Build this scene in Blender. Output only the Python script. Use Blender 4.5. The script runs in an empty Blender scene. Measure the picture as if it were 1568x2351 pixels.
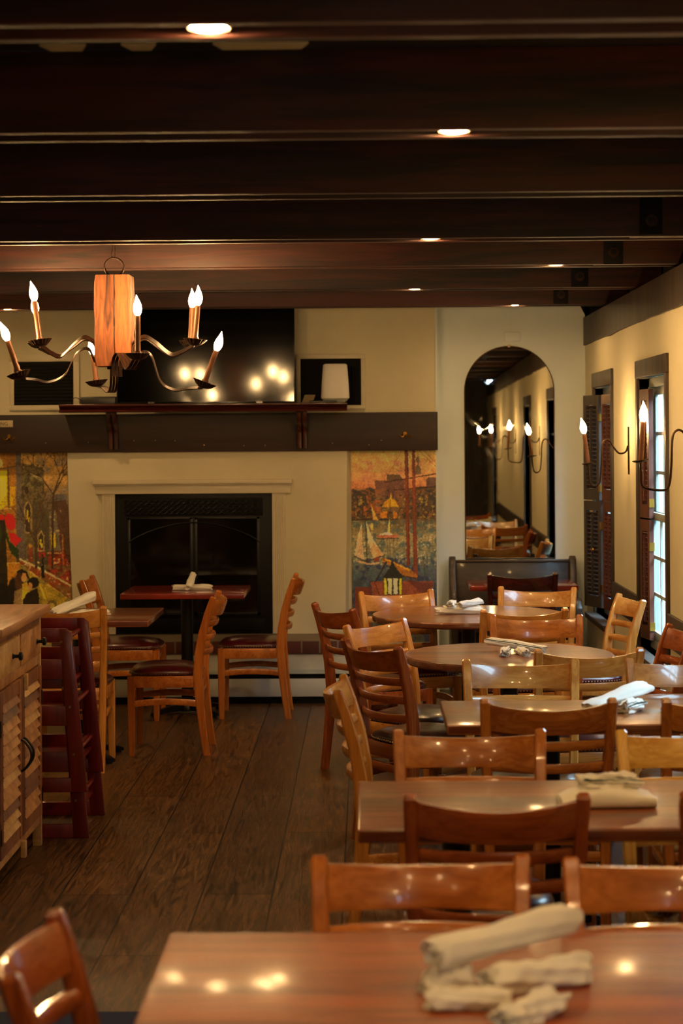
import bpy, bmesh, math, random
import numpy as np
from mathutils import Vector, Matrix
random.seed(7)
PI = math.pi
SC = bpy.context.scene
COL = SC.collection

# ------------------------------------------------------------------ camera
cam_d = bpy.data.cameras.new('camera')
cam = bpy.data.objects.new('camera', cam_d); COL.objects.link(cam); SC.camera = cam
cam_d.sensor_fit = 'VERTICAL'; cam_d.sensor_height = 36.0
cam_d.lens = 4300 / 2351 * 36
cam_d.shift_y = -170.5 / 2351
cam_d.clip_start = 0.05
M = Matrix.Rotation(math.atan(56 / 4300), 4, 'Z') @ Matrix.Rotation(PI / 2, 4, 'X') @ Matrix.Rotation(-0.007, 4, 'Z')
M.translation = Vector((0, 0, 1.685)); cam.matrix_world = M
cam_d.dof.use_dof = True; cam_d.dof.focus_distance = 8.6; cam_d.dof.aperture_fstop = 3.9

# ------------------------------------------------------------------ sky / exposure
W = bpy.data.worlds.new('sky'); SC.world = W; W.use_nodes = True
W.node_tree.nodes['Background'].inputs[0].default_value = (0.55, 0.78, 1.0, 1)
SKY = 6.0
W.node_tree.nodes['Background'].inputs[1].default_value = SKY
SC.view_settings.view_transform = 'Standard'
SC.view_settings.look = 'None'
SC.view_settings.exposure = 2.6
SC.view_settings.gamma = 1
SC.view_settings.use_curve_mapping = False
SC.cycles.use_denoising = True
SC.cycles.max_bounces = 8
SC.cycles.diffuse_bounces = 5
SC.cycles.sample_clamp_indirect = 6
BULB = 80.0
PUCK = 95.0

# ------------------------------------------------------------------ materials
def lin(c):
    return tuple(((x / 255) / 12.92 if x / 255 <= 0.04045 else ((x / 255 + 0.055) / 1.055) ** 2.4) for x in c)
def new_mat(name):
    m = bpy.data.materials.new(name); m.use_nodes = True
    nt = m.node_tree; return m, nt, nt.nodes['Principled BSDF']
def nd(nt, t, **kw):
    n = nt.nodes.new(t)
    for k, v in kw.items():
        if k in n.inputs: n.inputs[k].default_value = v
        else: setattr(n, k, v)
    return n
def plain(name, col, rough=0.5, metal=0.0, coat=0.0, var=0.12, scale=20, bump=0.0, spec=0.5):
    m, nt, b = new_mat(name)
    c = lin(col)
    b.inputs['Roughness'].default_value = rough; b.inputs['Metallic'].default_value = metal
    b.inputs['Coat Weight'].default_value = coat; b.inputs['Specular IOR Level'].default_value = spec
    tc = nd(nt, 'ShaderNodeTexCoord'); nz = nd(nt, 'ShaderNodeTexNoise', Scale=scale, Detail=5)
    nt.links.new(tc.outputs['Object'], nz.inputs['Vector'])
    r = nd(nt, 'ShaderNodeValToRGB')
    r.color_ramp.elements[0].position = 0.3; r.color_ramp.elements[1].position = 0.7
    r.color_ramp.elements[0].color = (*[x * (1 - var) for x in c], 1)
    r.color_ramp.elements[1].color = (*[min(1, x * (1 + var)) for x in c], 1)
    nt.links.new(nz.outputs['Fac'], r.inputs[0]); nt.links.new(r.outputs[0], b.inputs['Base Color'])
    if bump:
        bp = nd(nt, 'ShaderNodeBump', Strength=bump, Distance=0.01)
        nt.links.new(nz.outputs['Fac'], bp.inputs['Height']); nt.links.new(bp.outputs[0], b.inputs['Normal'])
    return m
def wood(name, dark, light, axis='x', rough=0.32, coat=0.35, fine=60, stretch=14, bump=0.04, contrast=(0.40, 0.60), crough=0.07):
    m, nt, b = new_mat(name)
    b.inputs['Roughness'].default_value = rough; b.inputs['Coat Weight'].default_value = coat
    b.inputs['Coat Roughness'].default_value = crough
    tc = nd(nt, 'ShaderNodeTexCoord'); oi = nd(nt, 'ShaderNodeObjectInfo')
    mul = nd(nt, 'ShaderNodeMath', operation='MULTIPLY'); mul.inputs[1].default_value = 17.0
    nt.links.new(oi.outputs['Random'], mul.inputs[0])
    add = nd(nt, 'ShaderNodeVectorMath', operation='ADD')
    nt.links.new(tc.outputs['Object'], add.inputs[0]); nt.links.new(mul.outputs[0], add.inputs[1])
    mp = nd(nt, 'ShaderNodeMapping')
    s = [fine, fine, fine]; s['xyz'.index(axis)] = fine / stretch
    mp.inputs['Scale'].default_value = s
    nt.links.new(add.outputs[0], mp.inputs['Vector'])
    n1 = nd(nt, 'ShaderNodeTexNoise', Scale=1.0, Detail=6, Roughness=0.6, Distortion=1.2)
    n2 = nd(nt, 'ShaderNodeTexNoise', Scale=0.13, Detail=3, Distortion=2.0)
    for n in (n1, n2): nt.links.new(mp.outputs[0], n.inputs['Vector'])
    mx = nd(nt, 'ShaderNodeMath', operation='ADD'); hf = nd(nt, 'ShaderNodeMath', operation='MULTIPLY')
    hf.inputs[1].default_value = 0.5
    nt.links.new(n1.outputs['Fac'], mx.inputs[0]); nt.links.new(n2.outputs['Fac'], mx.inputs[1]); nt.links.new(mx.outputs[0], hf.inputs[0])
    r = nd(nt, 'ShaderNodeValToRGB')
    r.color_ramp.elements[0].position = contrast[0]; r.color_ramp.elements[1].position = contrast[1]
    r.color_ramp.elements[0].color = (*lin(dark), 1); r.color_ramp.elements[1].color = (*lin(light), 1)
    nt.links.new(hf.outputs[0], r.inputs[0]); nt.links.new(r.outputs[0], b.inputs['Base Color'])
    bp = nd(nt, 'ShaderNodeBump', Strength=bump, Distance=0.005)
    nt.links.new(n1.outputs['Fac'], bp.inputs['Height']); nt.links.new(bp.outputs[0], b.inputs['Normal'])
    return m
def emit(name, col, strength):
    m, nt, b = new_mat(name)
    b.inputs['Base Color'].default_value = (1, 0.9, 0.7, 1)
    b.inputs['Emission Color'].default_value = (*col, 1); b.inputs['Emission Strength'].default_value = strength
    return m
def plank_floor():
    m, nt, b = new_mat('dark_plank_floor')
    tc = nd(nt, 'ShaderNodeTexCoord'); mp = nd(nt, 'ShaderNodeMapping')
    mp.inputs['Rotation'].default_value = (0, 0, PI / 2); mp.inputs['Location'].default_value = (0.4, 0.095, 0)
    nt.links.new(tc.outputs['Object'], mp.inputs['Vector'])
    br = nd(nt, 'ShaderNodeTexBrick', Scale=1.0)
    br.offset = 0.43; br.offset_frequency = 2
    for k, v in {'Brick Width': 1.9, 'Row Height': 0.262, 'Mortar Size': 0.0035, 'Mortar Smooth': 0.2, 'Bias': 0.0}.items(): br.inputs[k].default_value = v
    br.inputs['Color1'].default_value = (*lin((84, 57, 32)), 1); br.inputs['Color2'].default_value = (*lin((108, 77, 43)), 1)
    br.inputs['Mortar'].default_value = (*lin((16, 11, 8)), 1)
    nt.links.new(mp.outputs[0], br.inputs['Vector'])
    mg = nd(nt, 'ShaderNodeMapping'); mg.inputs['Scale'].default_value = (34, 2.6, 1)
    nt.links.new(tc.outputs['Object'], mg.inputs['Vector'])
    n1 = nd(nt, 'ShaderNodeTexNoise', Scale=1.0, Detail=8, Roughness=0.65, Distortion=2.5)
    nt.links.new(mg.outputs[0], n1.inputs['Vector'])
    r1 = nd(nt, 'ShaderNodeValToRGB'); r1.color_ramp.elements[0].position = 0.36; r1.color_ramp.elements[1].position = 0.66
    r1.color_ramp.elements[0].color = (0.16, 0.13, 0.11, 1); r1.color_ramp.elements[1].color = (1.7, 1.5, 1.25, 1)
    nt.links.new(n1.outputs['Fac'], r1.inputs[0])
    mx = nd(nt, 'ShaderNodeMixRGB', blend_type='MULTIPLY'); mx.inputs[0].default_value = 1.0
    nt.links.new(br.outputs['Color'], mx.inputs[1]); nt.links.new(r1.outputs[0], mx.inputs[2])
    n2 = nd(nt, 'ShaderNodeTexNoise', Scale=1.7, Detail=4); nt.links.new(tc.outputs['Object'], n2.inputs['Vector'])
    r2 = nd(nt, 'ShaderNodeValToRGB'); r2.color_ramp.elements[0].color = (0.6, 0.55, 0.5, 1); r2.color_ramp.elements[1].color = (1.3, 1.3, 1.2, 1)
    nt.links.new(n2.outputs['Fac'], r2.inputs[0])
    m2 = nd(nt, 'ShaderNodeMixRGB', blend_type='MULTIPLY'); m2.inputs[0].default_value = 0.8
    nt.links.new(mx.outputs[0], m2.inputs[1]); nt.links.new(r2.outputs[0], m2.inputs[2])
    mc = nd(nt, 'ShaderNodeMapping'); mc.inputs['Scale'].default_value = (11, .9, 1)
    nt.links.new(tc.outputs['Object'], mc.inputs['Vector'])
    n3 = nd(nt, 'ShaderNodeTexNoise', Scale=1.0, Detail=3, Roughness=0.5, Distortion=3.5); nt.links.new(mc.outputs[0], n3.inputs['Vector'])
    sn = nd(nt, 'ShaderNodeMath', operation='MULTIPLY'); sn.inputs[1].default_value = 60; nt.links.new(n3.outputs['Fac'], sn.inputs[0])
    si = nd(nt, 'ShaderNodeMath', operation='SINE'); nt.links.new(sn.outputs[0], si.inputs[0])
    r3 = nd(nt, 'ShaderNodeMapRange'); r3.inputs['From Min'].default_value = -1; r3.inputs['To Min'].default_value = .62; r3.inputs['To Max'].default_value = 1.15
    nt.links.new(si.outputs[0], r3.inputs[0])
    m3 = nd(nt, 'ShaderNodeMixRGB', blend_type='MULTIPLY'); m3.inputs[0].default_value = 1.0
    nt.links.new(m2.outputs[0], m3.inputs[1]); nt.links.new(r3.outputs[0], m3.inputs[2])
    nt.links.new(m3.outputs[0], b.inputs['Base Color'])
    rr = nd(nt, 'ShaderNodeMapRange'); rr.inputs['To Min'].default_value = 0.22; rr.inputs['To Max'].default_value = 0.5
    nt.links.new(n1.outputs['Fac'], rr.inputs[0]); nt.links.new(rr.outputs[0], b.inputs['Roughness'])
    bp = nd(nt, 'ShaderNodeBump', Strength=0.25, Distance=0.006)
    nt.links.new(n1.outputs['Fac'], bp.inputs['Height'])
    bp2 = nd(nt, 'ShaderNodeBump', Strength=0.8, Distance=0.006, invert=True)
    nt.links.new(br.outputs['Fac'], bp2.inputs['Height']); nt.links.new(bp.outputs[0], bp2.inputs['Normal'])
    nt.links.new(bp2.outputs[0], b.inputs['Normal'])
    return m
def brick_mat():
    m, nt, b = new_mat('old_red_brick')
    tc = nd(nt, 'ShaderNodeTexCoord'); mp = nd(nt, 'ShaderNodeMapping')
    mp.inputs['Rotation'].default_value = (PI / 2, 0, 0); mp.inputs['Location'].default_value = (0, 0.398, 0)
    nt.links.new(tc.outputs['Object'], mp.inputs['Vector'])
    br = nd(nt, 'ShaderNodeTexBrick', Scale=1.0)
    for k, v in {'Brick Width': 0.115, 'Row Height': 0.088, 'Mortar Size': 0.006, 'Mortar Smooth': 0.3}.items(): br.inputs[k].default_value = v
    br.inputs['Color1'].default_value = (*lin((92, 42, 34)), 1); br.inputs['Color2'].default_value = (*lin((70, 36, 32)), 1)
    br.inputs['Mortar'].default_value = (*lin((120, 105, 85)), 1)
    nt.links.new(mp.outputs[0], br.inputs['Vector']); nt.links.new(br.outputs['Color'], b.inputs['Base Color'])
    b.inputs['Roughness'].default_value = 0.75
    return m
def glass_mat():
    m, nt, b = new_mat('window_glass')
    nt.nodes.remove(b)
    t = nd(nt, 'ShaderNodeBsdfTransparent'); t.inputs[0].default_value = (0.9, 0.94, 0.93, 1)
    g = nd(nt, 'ShaderNodeBsdfGlossy', Roughness=0.02); mx = nd(nt, 'ShaderNodeMixShader')
    mx.inputs[0].default_value = 0.07
    nt.links.new(t.outputs[0], mx.inputs[1]); nt.links.new(g.outputs[0], mx.inputs[2])
    nt.links.new(mx.outputs[0], nt.nodes['Material Output'].inputs[0])
    return m
def mirror_mat():
    m, nt, b = new_mat('aged_mirror')
    b.inputs['Base Color'].default_value = (0.62, 0.62, 0.56, 1); b.inputs['Metallic'].default_value = 1
    tc = nd(nt, 'ShaderNodeTexCoord'); n = nd(nt, 'ShaderNodeTexNoise', Scale=5, Detail=8, Distortion=3)
    nt.links.new(tc.outputs['Object'], n.inputs['Vector'])
    mr = nd(nt, 'ShaderNodeMapRange'); mr.inputs['From Min'].default_value = 0.5; mr.inputs['From Max'].default_value = 0.8
    mr.inputs['To Min'].default_value = 0.0; mr.inputs['To Max'].default_value = 0.06
    nt.links.new(n.outputs['Fac'], mr.inputs[0]); nt.links.new(mr.outputs[0], b.inputs['Roughness'])
    return m
def paint_mat():
    m, nt, b = new_mat('mural_paint')
    a = nd(nt, 'ShaderNodeVertexColor'); a.layer_name = 'paint'
    nt.links.new(a.outputs['Color'], b.inputs['Base Color']); b.inputs['Roughness'].default_value = 0.42
    tc = nd(nt, 'ShaderNodeTexCoord'); n = nd(nt, 'ShaderNodeTexNoise', Scale=60, Detail=4)
    nt.links.new(tc.outputs['Object'], n.inputs['Vector'])
    bp = nd(nt, 'ShaderNodeBump', Strength=0.15, Distance=0.004)
    nt.links.new(n.outputs['Fac'], bp.inputs['Height']); nt.links.new(bp.outputs[0], b.inputs['Normal'])
    return m
def cloth_mat():
    # white cotton with printed green stripes following the roll's own 'stripe' attribute
    m, nt, b = new_mat('white_napkin_cloth')
    a = nd(nt, 'ShaderNodeAttribute'); a.attribute_name = 'stripe'
    mx = nd(nt, 'ShaderNodeMixRGB'); mx.inputs[1].default_value = (*lin((226, 222, 212)), 1); mx.inputs[2].default_value = (*lin((22, 58, 52)), 1)
    nt.links.new(a.outputs['Fac'], mx.inputs[0]); nt.links.new(mx.outputs[0], b.inputs['Base Color'])
    b.inputs['Roughness'].default_value = 0.85
    tc = nd(nt, 'ShaderNodeTexCoord'); n = nd(nt, 'ShaderNodeTexNoise', Scale=45, Detail=3, Distortion=1)
    nt.links.new(tc.outputs['Object'], n.inputs['Vector'])
    bp = nd(nt, 'ShaderNodeBump', Strength=0.3, Distance=0.004)
    nt.links.new(n.outputs['Fac'], bp.inputs['Height']); nt.links.new(bp.outputs[0], b.inputs['Normal'])
    return m

MT = dict(
    floor=plank_floor(), brick=brick_mat(), glass=glass_mat(), mirror=mirror_mat(), paint=paint_mat(), cloth=cloth_mat(),
    plaster=plain('warm_plaster', (208, 199, 168), 0.7, var=0.05, scale=3, bump=0.25),
    plaster2=plain('pale_plaster', (214, 224, 222), 0.7, var=0.04, scale=3, bump=0.2),  # pale alcove paint, lifted further to stand for window daylight
    hearthwhite=plain('hearth_plaster', (190, 186, 172), 0.8, var=0.08, scale=12, bump=0.5),
    whitepaint=plain('cream_trim_paint', (206, 196, 168), 0.45, var=0.03),
    heater=plain('cream_enamel', (200, 196, 184), 0.4, var=0.03),
    ceil=plain('dark_ceiling', (22, 12, 9), 0.7, var=0.2),
    beam=wood('dark_stained_beam', (12, 4, 3), (68, 24, 13), 'x', 0.6, 0.0, 26, 14, 0.3),
    trim=wood('dark_brown_trim', (34, 25, 20), (66, 51, 40), 'z', 0.55, 0.05, 34, 8, 0.2),
    fascia=wood('brown_fascia', (30, 17, 9), (54, 32, 18), 'x', 0.6, 0.0, 14, 12, 0.12),
    mahog=wood('mahogany', (36, 12, 9), (78, 26, 17), 'x', 0.3, 0.4, 40, 14),
    mahogz=wood('mahogany_upright', (36, 12, 9), (78, 26, 17), 'z', 0.3, 0.4, 40, 14),
    redtop=wood('red_table_top', (96, 26, 20), (146, 50, 36), 'x', 0.22, 0.5, 30, 12),
    tabletop=wood('oak_table_top', (104, 42, 6), (176, 86, 18), 'x', 0.34, 0.25, 45, 18, 0.6, crough=0.13),
    tabletop2=wood('worn_oak_table_top', (80, 38, 17), (150, 84, 42), 'x', 0.28, 0.45, 38, 18, 0.5, crough=0.1),
    tabledge=wood('dark_table_edge', (70, 32, 18), (104, 54, 32), 'x', 0.25, 0.5, 40, 10),
    black=plain('black_iron', (16, 17, 19), 0.38, 0.4, var=0.2),
    blackmat=plain('black_and_gap_shade', (8, 7, 7), 0.7, var=0.2, spec=.2),  # matte black parts; also set into gaps as painted shade
    bronze=plain('dark_bronze', (60, 42, 30), 0.45, 0.8, var=0.25, scale=60),
    brass=plain('brass', (190, 140, 60), 0.3, 1.0, var=0.1),
    candle=plain('candle_sleeve', (120, 76, 46), 0.42, 0.2, var=0.15),
    burg=plain('burgundy_vinyl', (72, 16, 22), 0.3, 0, 0.3, var=0.15, scale=30, bump=0.08),
    blackv=plain('black_vinyl', (22, 20, 26), 0.3, 0, 0.3, var=0.2, scale=30, bump=0.08),
    brownv=plain('brown_vinyl', (46, 22, 18), 0.3, 0, 0.3, var=0.2, scale=30, bump=0.08),
    nail=plain('nailhead_metal', (150, 130, 105), 0.3, 1.0),
    highchair=wood('red_stained_wood', (84, 8, 10), (124, 20, 18), 'z', 0.35, 0.3, 20, 12),
    block=wood('rough_reclaimed_wood', (44, 18, 8), (166, 94, 50), 'z', 0.7, 0.0, 30, 9, 0.6),
    crack=plain('dark_crack', (10, 5, 3), 0.9),
    shutter=wood('shutter_paint', (44, 38, 36), (66, 58, 54), 'z', 0.5, 0.05, 20, 10, 0.05),
    shutterb=wood('shutter_stain', (66, 32, 20), (104, 54, 34), 'z', 0.45, 0.1, 30, 12, 0.1),
    sash=plain('white_sash_paint', (150, 156, 148), 0.5, var=0.05),
    screen=plain('tv_screen', (4, 4, 5), 0.075, 0, 0, var=0.0, spec=0.4),
    tvframe=plain('tv_bezel', (8, 8, 9), 0.15, var=0.1, spec=0.8),
    gloss=plain('fireplace_glass', (10, 9, 9), 0.08, var=0.1),
    firebox=plain('firebox_black', (9, 8, 8), 0.5, var=0.2, spec=.25),
    log=plain('ceramic_log', (60, 46, 34), 0.85, var=0.4, scale=30, bump=0.6),
    speaker=plain('white_speaker_fabric', (226, 222, 216), 0.7, var=0.03, scale=200),
    plastic=plain('dark_plastic', (30, 30, 26), 0.4, var=0.1),
    paper=plain('aged_paper', (120, 104, 74), 0.8, var=0.05),
    sign=plain('sign_plate', (176, 158, 124), 0.5, var=0.03),
    ink=plain('black_ink', (20, 18, 16), 0.6),
    rug=plain('navy_rug', (26, 34, 58), 0.95, var=0.25, scale=300, bump=0.5),
    pewwood=wood('dark_pew_wood', (40, 29, 20), (70, 53, 38), 'x', 0.4, 0.15, 16, 10),
    cab_a=wood('acacia_tan', (150, 98, 52), (196, 146, 88), 'x', 0.45, 0.1, 26, 8, 0.1),
    cab_b=wood('acacia_pale', (176, 132, 76), (214, 176, 116), 'x', 0.45, 0.1, 26, 8, 0.1),
    cab_c=wood('acacia_brown', (112, 66, 38), (156, 104, 64), 'x', 0.45, 0.1, 26, 8, 0.1),
    cab_d=wood('acacia_dark', (84, 48, 34), (128, 82, 58), 'x', 0.45, 0.1, 26, 8, 0.1),
    cab_y=wood('acacia_top', (138, 90, 50), (190, 138, 84), 'y', 0.4, 0.15, 22, 10, 0.1),
    bulb=emit('glowing_bulb', (1.0, 0.60, 0.24), BULB),
    puck=emit('warm_led_lens', (1.0, 0.60, 0.24), PUCK),
)
WOODS = {}
for key, d, l in (('honey', (176, 108, 40), (216, 152, 74)), ('orange', (158, 84, 26), (198, 118, 48)), ('red', (118, 52, 20), (160, 82, 34)), ('light', (196, 144, 62), (232, 190, 104)), ('mahog', (34, 11, 9), (74, 24, 17)), ('mid', (144, 80, 30), (188, 118, 54))):
    WOODS[key] = (wood('chair_' + key + '_rail', d, l, 'x', 0.27, 0.5, 40, 16, 0.03), wood('chair_' + key + '_post', d, l, 'z', 0.27, 0.5, 40, 16, 0.03))

# ------------------------------------------------------------------ mesh helpers
def bx(bm, x0, x1, y0, y1, z0, z1, mi=0):
    vs = [bm.verts.new((x, y, z)) for z in (z0, z1) for y in (y0, y1) for x in (x0, x1)]
    for f in ((0, 2, 3, 1), (4, 5, 7, 6), (0, 1, 5, 4), (2, 6, 7, 3), (0, 4, 6, 2), (1, 3, 7, 5)):
        bm.faces.new([vs[i] for i in f]).material_index = mi
def obx(bm, c, ax, ay, az, mi=0):
    c = Vector(c); ax, ay, az = Vector(ax), Vector(ay), Vector(az)
    vs = [bm.verts.new(c + ax * i + ay * j + az * k) for k in (-1, 1) for j in (-1, 1) for i in (-1, 1)]
    for f in ((0, 2, 3, 1), (4, 5, 7, 6), (0, 1, 5, 4), (2, 6, 7, 3), (0, 4, 6, 2), (1, 3, 7, 5)):
        bm.faces.new([vs[i] for i in f]).material_index = mi
def loft(bm, secs, cap=True, closed=True, mi=0):
    rows = [[bm.verts.new(p) for p in s] for s in secs]
    n = len(rows[0])
    for a, b in zip(rows, rows[1:]):
        for i in range(n if closed else n - 1):
            j = (i + 1) % n
            bm.faces.new((a[i], a[j], b[j], b[i])).material_index = mi
    if cap:
        bm.faces.new(rows[0][::-1]).material_index = mi; bm.faces.new(rows[-1]).material_index = mi
    return rows
def frame_path(pts, up=Vector((0, 0, 1))):
    out = []
    for i, p in enumerate(pts):
        t = (pts[min(i + 1, len(pts) - 1)] - pts[max(i - 1, 0)]).normalized()
        s = t.cross(up)
        if s.length < 1e-4: s = t.cross(Vector((0, 1, 0)))
        s.normalize(); out.append((p, t, s, s.cross(t).normalized()))
    return out
def tube(bm, pts, r, n=10, cap=True, mi=0, up=Vector((0, 0, 1))):
    pts = [Vector(p) for p in pts]; rs = r if isinstance(r, (list, tuple)) else [r] * len(pts)
    loft(bm, [[p + s * math.cos(2 * PI * k / n) * q + u * math.sin(2 * PI * k / n) * q for k in range(n)] for (p, t, s, u), q in zip(frame_path(pts, up), rs)], cap, True, mi)
def ribbon(bm, pts, w, th, side):
    # flat strip; side = the direction of its width
    pts = [Vector(p) for p in pts]; side = Vector(side).normalized(); secs = []
    for i, p in enumerate(pts):
        t = (pts[min(i + 1, len(pts) - 1)] - pts[max(i - 1, 0)]).normalized()
        s = (side - t * side.dot(t)).normalized(); u = s.cross(t)
        secs.append([p + s * a * w / 2 + u * b * th / 2 for a, b in ((-1, -1), (1, -1), (1, 1), (-1, 1))])
    loft(bm, secs)
def lathe(bm, prof, c=(0, 0, 0), n=24, mi=0):
    c = Vector(c)
    loft(bm, [[c + Vector((max(r, 1e-4) * math.cos(2 * PI * k / n), max(r, 1e-4) * math.sin(2 * PI * k / n), z)) for k in range(n)] for r, z in prof], True, True, mi)
def prism(bm, poly, d0, d1, plane='xz', mi=0):
    f = {'xz': lambda a, b, d: (a, d, b), 'yz': lambda a, b, d: (d, a, b), 'xy': lambda a, b, d: (a, b, d)}[plane]
    loft(bm, [[Vector(f(a, b, d)) for a, b in poly] for d in (d0, d1)], mi=mi)
def spline(pts, n=8):
    pts = [Vector(p) for p in pts]; out = []
    for i in range(len(pts) - 1):
        p0, p1, p2, p3 = pts[max(i - 1, 0)], pts[i], pts[i + 1], pts[min(i + 2, len(pts) - 1)]
        for k in range(n):
            t = k / n
            out.append(0.5 * ((2 * p1) + (p2 - p0) * t + (2 * p0 - 5 * p1 + 4 * p2 - p3) * t * t + (3 * p1 - p0 - 3 * p2 + p3) * t ** 3))
    out.append(pts[-1]); return out
def rsec(c, a, b, ch=0.3):
    # chamfered rectangle section around c with half-axes a and b
    c, a, b = Vector(c), Vector(a), Vector(b); k = 1 - ch
    return [c + a * x + b * y for x, y in ((-1, -k), (-k, -1), (k, -1), (1, -k), (1, k), (k, 1), (-k, 1), (-1, k))]
def bevel(bm, w, seg=2, ang=0.6):
    bm.normal_update()
    es = [e for e in bm.edges if len(e.link_faces) == 2 and e.calc_face_angle(0) > ang]
    if es: bmesh.ops.bevel(bm, geom=es, offset=w, segments=seg, affect='EDGES', profile=0.5, clamp_overlap=True)
def obj(name, bm, mats, parent=None, bev=0.0, loc=None, seg=2, sharp=0.7):
    bmesh.ops.recalc_face_normals(bm, faces=bm.faces)
    if bev: bevel(bm, bev, seg)
    me = bpy.data.meshes.new(name); bm.to_mesh(me); bm.free()
    for m in (mats if isinstance(mats, (list, tuple)) else [mats]): me.materials.append(m)
    me.polygons.foreach_set('use_smooth', [True] * len(me.polygons)); me.set_sharp_from_angle(angle=sharp)
    o = bpy.data.objects.new(name, me); COL.objects.link(o)
    if parent: o.parent = parent
    if loc: o.location = loc
    return o
def thing(name, label, cat, loc=(0, 0, 0), rz=0.0, group=None):
    o = bpy.data.objects.new(name, None); COL.objects.link(o); o.empty_display_size = 0.1
    o.location = loc; o.rotation_euler = (0, 0, rz); o['label'] = label; o['category'] = cat
    if group: o['group'] = group
    return o
def tag(o, label, cat, group=None, kind=None):
    o['label'] = label; o['category'] = cat
    if group: o['group'] = group
    if kind: o['kind'] = kind
    return o
def struct(name, bm, m, parent=None, bev=0.0):
    o = obj(name, bm, m, parent, bev)
    if not parent: o['kind'] = 'structure'
    return o
def copy_tree(o, parent=None):
    c = o.copy(); COL.objects.link(c)
    if parent: c.parent = parent
    for ch in [x for x in bpy.data.objects if x.parent == o]: copy_tree(ch, c)
    return c
B = bmesh.new

# ------------------------------------------------------------------ room shell
XR, XL, YB, YA, YM = 1.465, -3.6, -3.2, 12.50, 12.40      # right wall, left wall, back wall, alcove wall, mural wall
CZ = 2.70
bm = B(); bx(bm, XL - .2, XR + .25, YB - .2, YA + .3, -0.1, 0); struct('floor', bm, MT['floor'])
bm = B(); bx(bm, XL - .2, XR + .25, YB - .2, YA + .3, CZ, CZ + .1); ceiling = struct('ceiling', bm, MT['ceil'])
for x0, x1 in ((-.83, -.71), (-.62, -.53), (-.385, -.14)):
    bm = B(); prism(bm, [(x0, 4.79), (x1, 4.79), (x1 - .02, 4.86), (x0 + .02, 4.86)], CZ - .006, CZ - .0005, 'xy')
    obj('plaster_patch', bm, MT['whitepaint'], ceiling)
WIN = [(11.16, 11.97), (9.135, 10.04), (5.9, 6.8), (-1.2, -.3)]
Z0, Z1 = 0.56, 2.0
bm = B()
bx(bm, XR, XR + .13, YB - .2, YA + .1, 0, Z0); bx(bm, XR, XR + .13, YB - .2, YA + .1, Z1, 2.29)
ys = [YA + .1] + [y for a, b in WIN for y in (b, a)] + [YB - .2]
for a, b in zip(ys[0::2], ys[1::2]): bx(bm, XR, XR + .13, b, a, Z0, Z1)
struct('wall_right', bm, MT['plaster'])
bm = B(); bx(bm, XR + .14, XR + .25, YB - .2, YA + .3, 2.3, CZ); bx(bm, XR - .12, XR + .15, YA + .1, YA + .3, 0, CZ); struct('trim_1', bm, MT['ceil'])  # second box is added behind the alcove corner to block leaking sky light
bm = B()
n = 60
secs = []
rr = random.Random(3)
for i in range(n + 1):
    y = YB + (YA - YB) * i / n; j = rr.uniform(-.006, .006)
    secs.append([(XR - .012, y, 2.286 + j), (XR - .012, y, 2.472), (XR + .14, y, 2.472), (XR + .14, y, 2.286)])
loft(bm, secs); struct('trim_2', bm, MT['trim'])
# left / back walls (the dark side of the room that only the mirror sees)
bm = B(); bx(bm, XL - .15, XL, YB - .2, YA + .2, 0, CZ); struct('wall_left', bm, MT['plaster'])
bm = B()
bwin = []
bx(bm, XL, XR, YB - .15, YB, 0, .5); bx(bm, XL, XR, YB - .15, YB, 2.15, CZ)
xs = [XL] + [x for w in bwin for x in w] + [XR]
for a, b in zip(xs[0::2], xs[1::2]): bx(bm, a, b, YB - .15, YB, .5, 2.15)
struct('wall_back', bm, MT['trim'])
# far wall: mural wall (full height), chimney breast, alcove wall
bm = B(); bx(bm, XL, .47, YM, YM + .2, 0, CZ); struct('wall_far', bm, MT['plaster'])
bm = B()
prof = [(-1.975, .0), (-1.95, .5), (-1.972, 1.0), (-1.985, 1.602), (-.105, 1.598), (-.108, 1.2), (-.118, .7), (-.125, 0)]
loft(bm, [[Vector((x + (.02 if k == 1 else 0) * (1 if x < -1 else -1), y, z)) for x, z in prof] for k, y in ((0, YM), (1, 12.30))])
chim = struct('wall_chimney', bm, MT['plaster'])
bm = B(); prism(bm, [(.47, 0), (1.465, 0), (1.465, 2.49), (1.36, CZ), (.47, CZ)], YA, YA + .1); struct('wall_alcove', bm, MT['plaster2'])
bm = B(); bx(bm, .462, .476, YM - .006, YA, 0, CZ); struct('trim_3', bm, MT['plaster2'])

# chair rail boards along the right wall
segs = [(12.04, YA), (10.11, 11.09), (6.87, 9.065), (-.23, 5.83)]
for i, (a, b) in enumerate(segs):
    bm = B(); bx(bm, XR - .018, XR, a, b, .665, .825); struct('trim_%d' % (i + 4), bm, MT['trim'], bev=.003)

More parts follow.
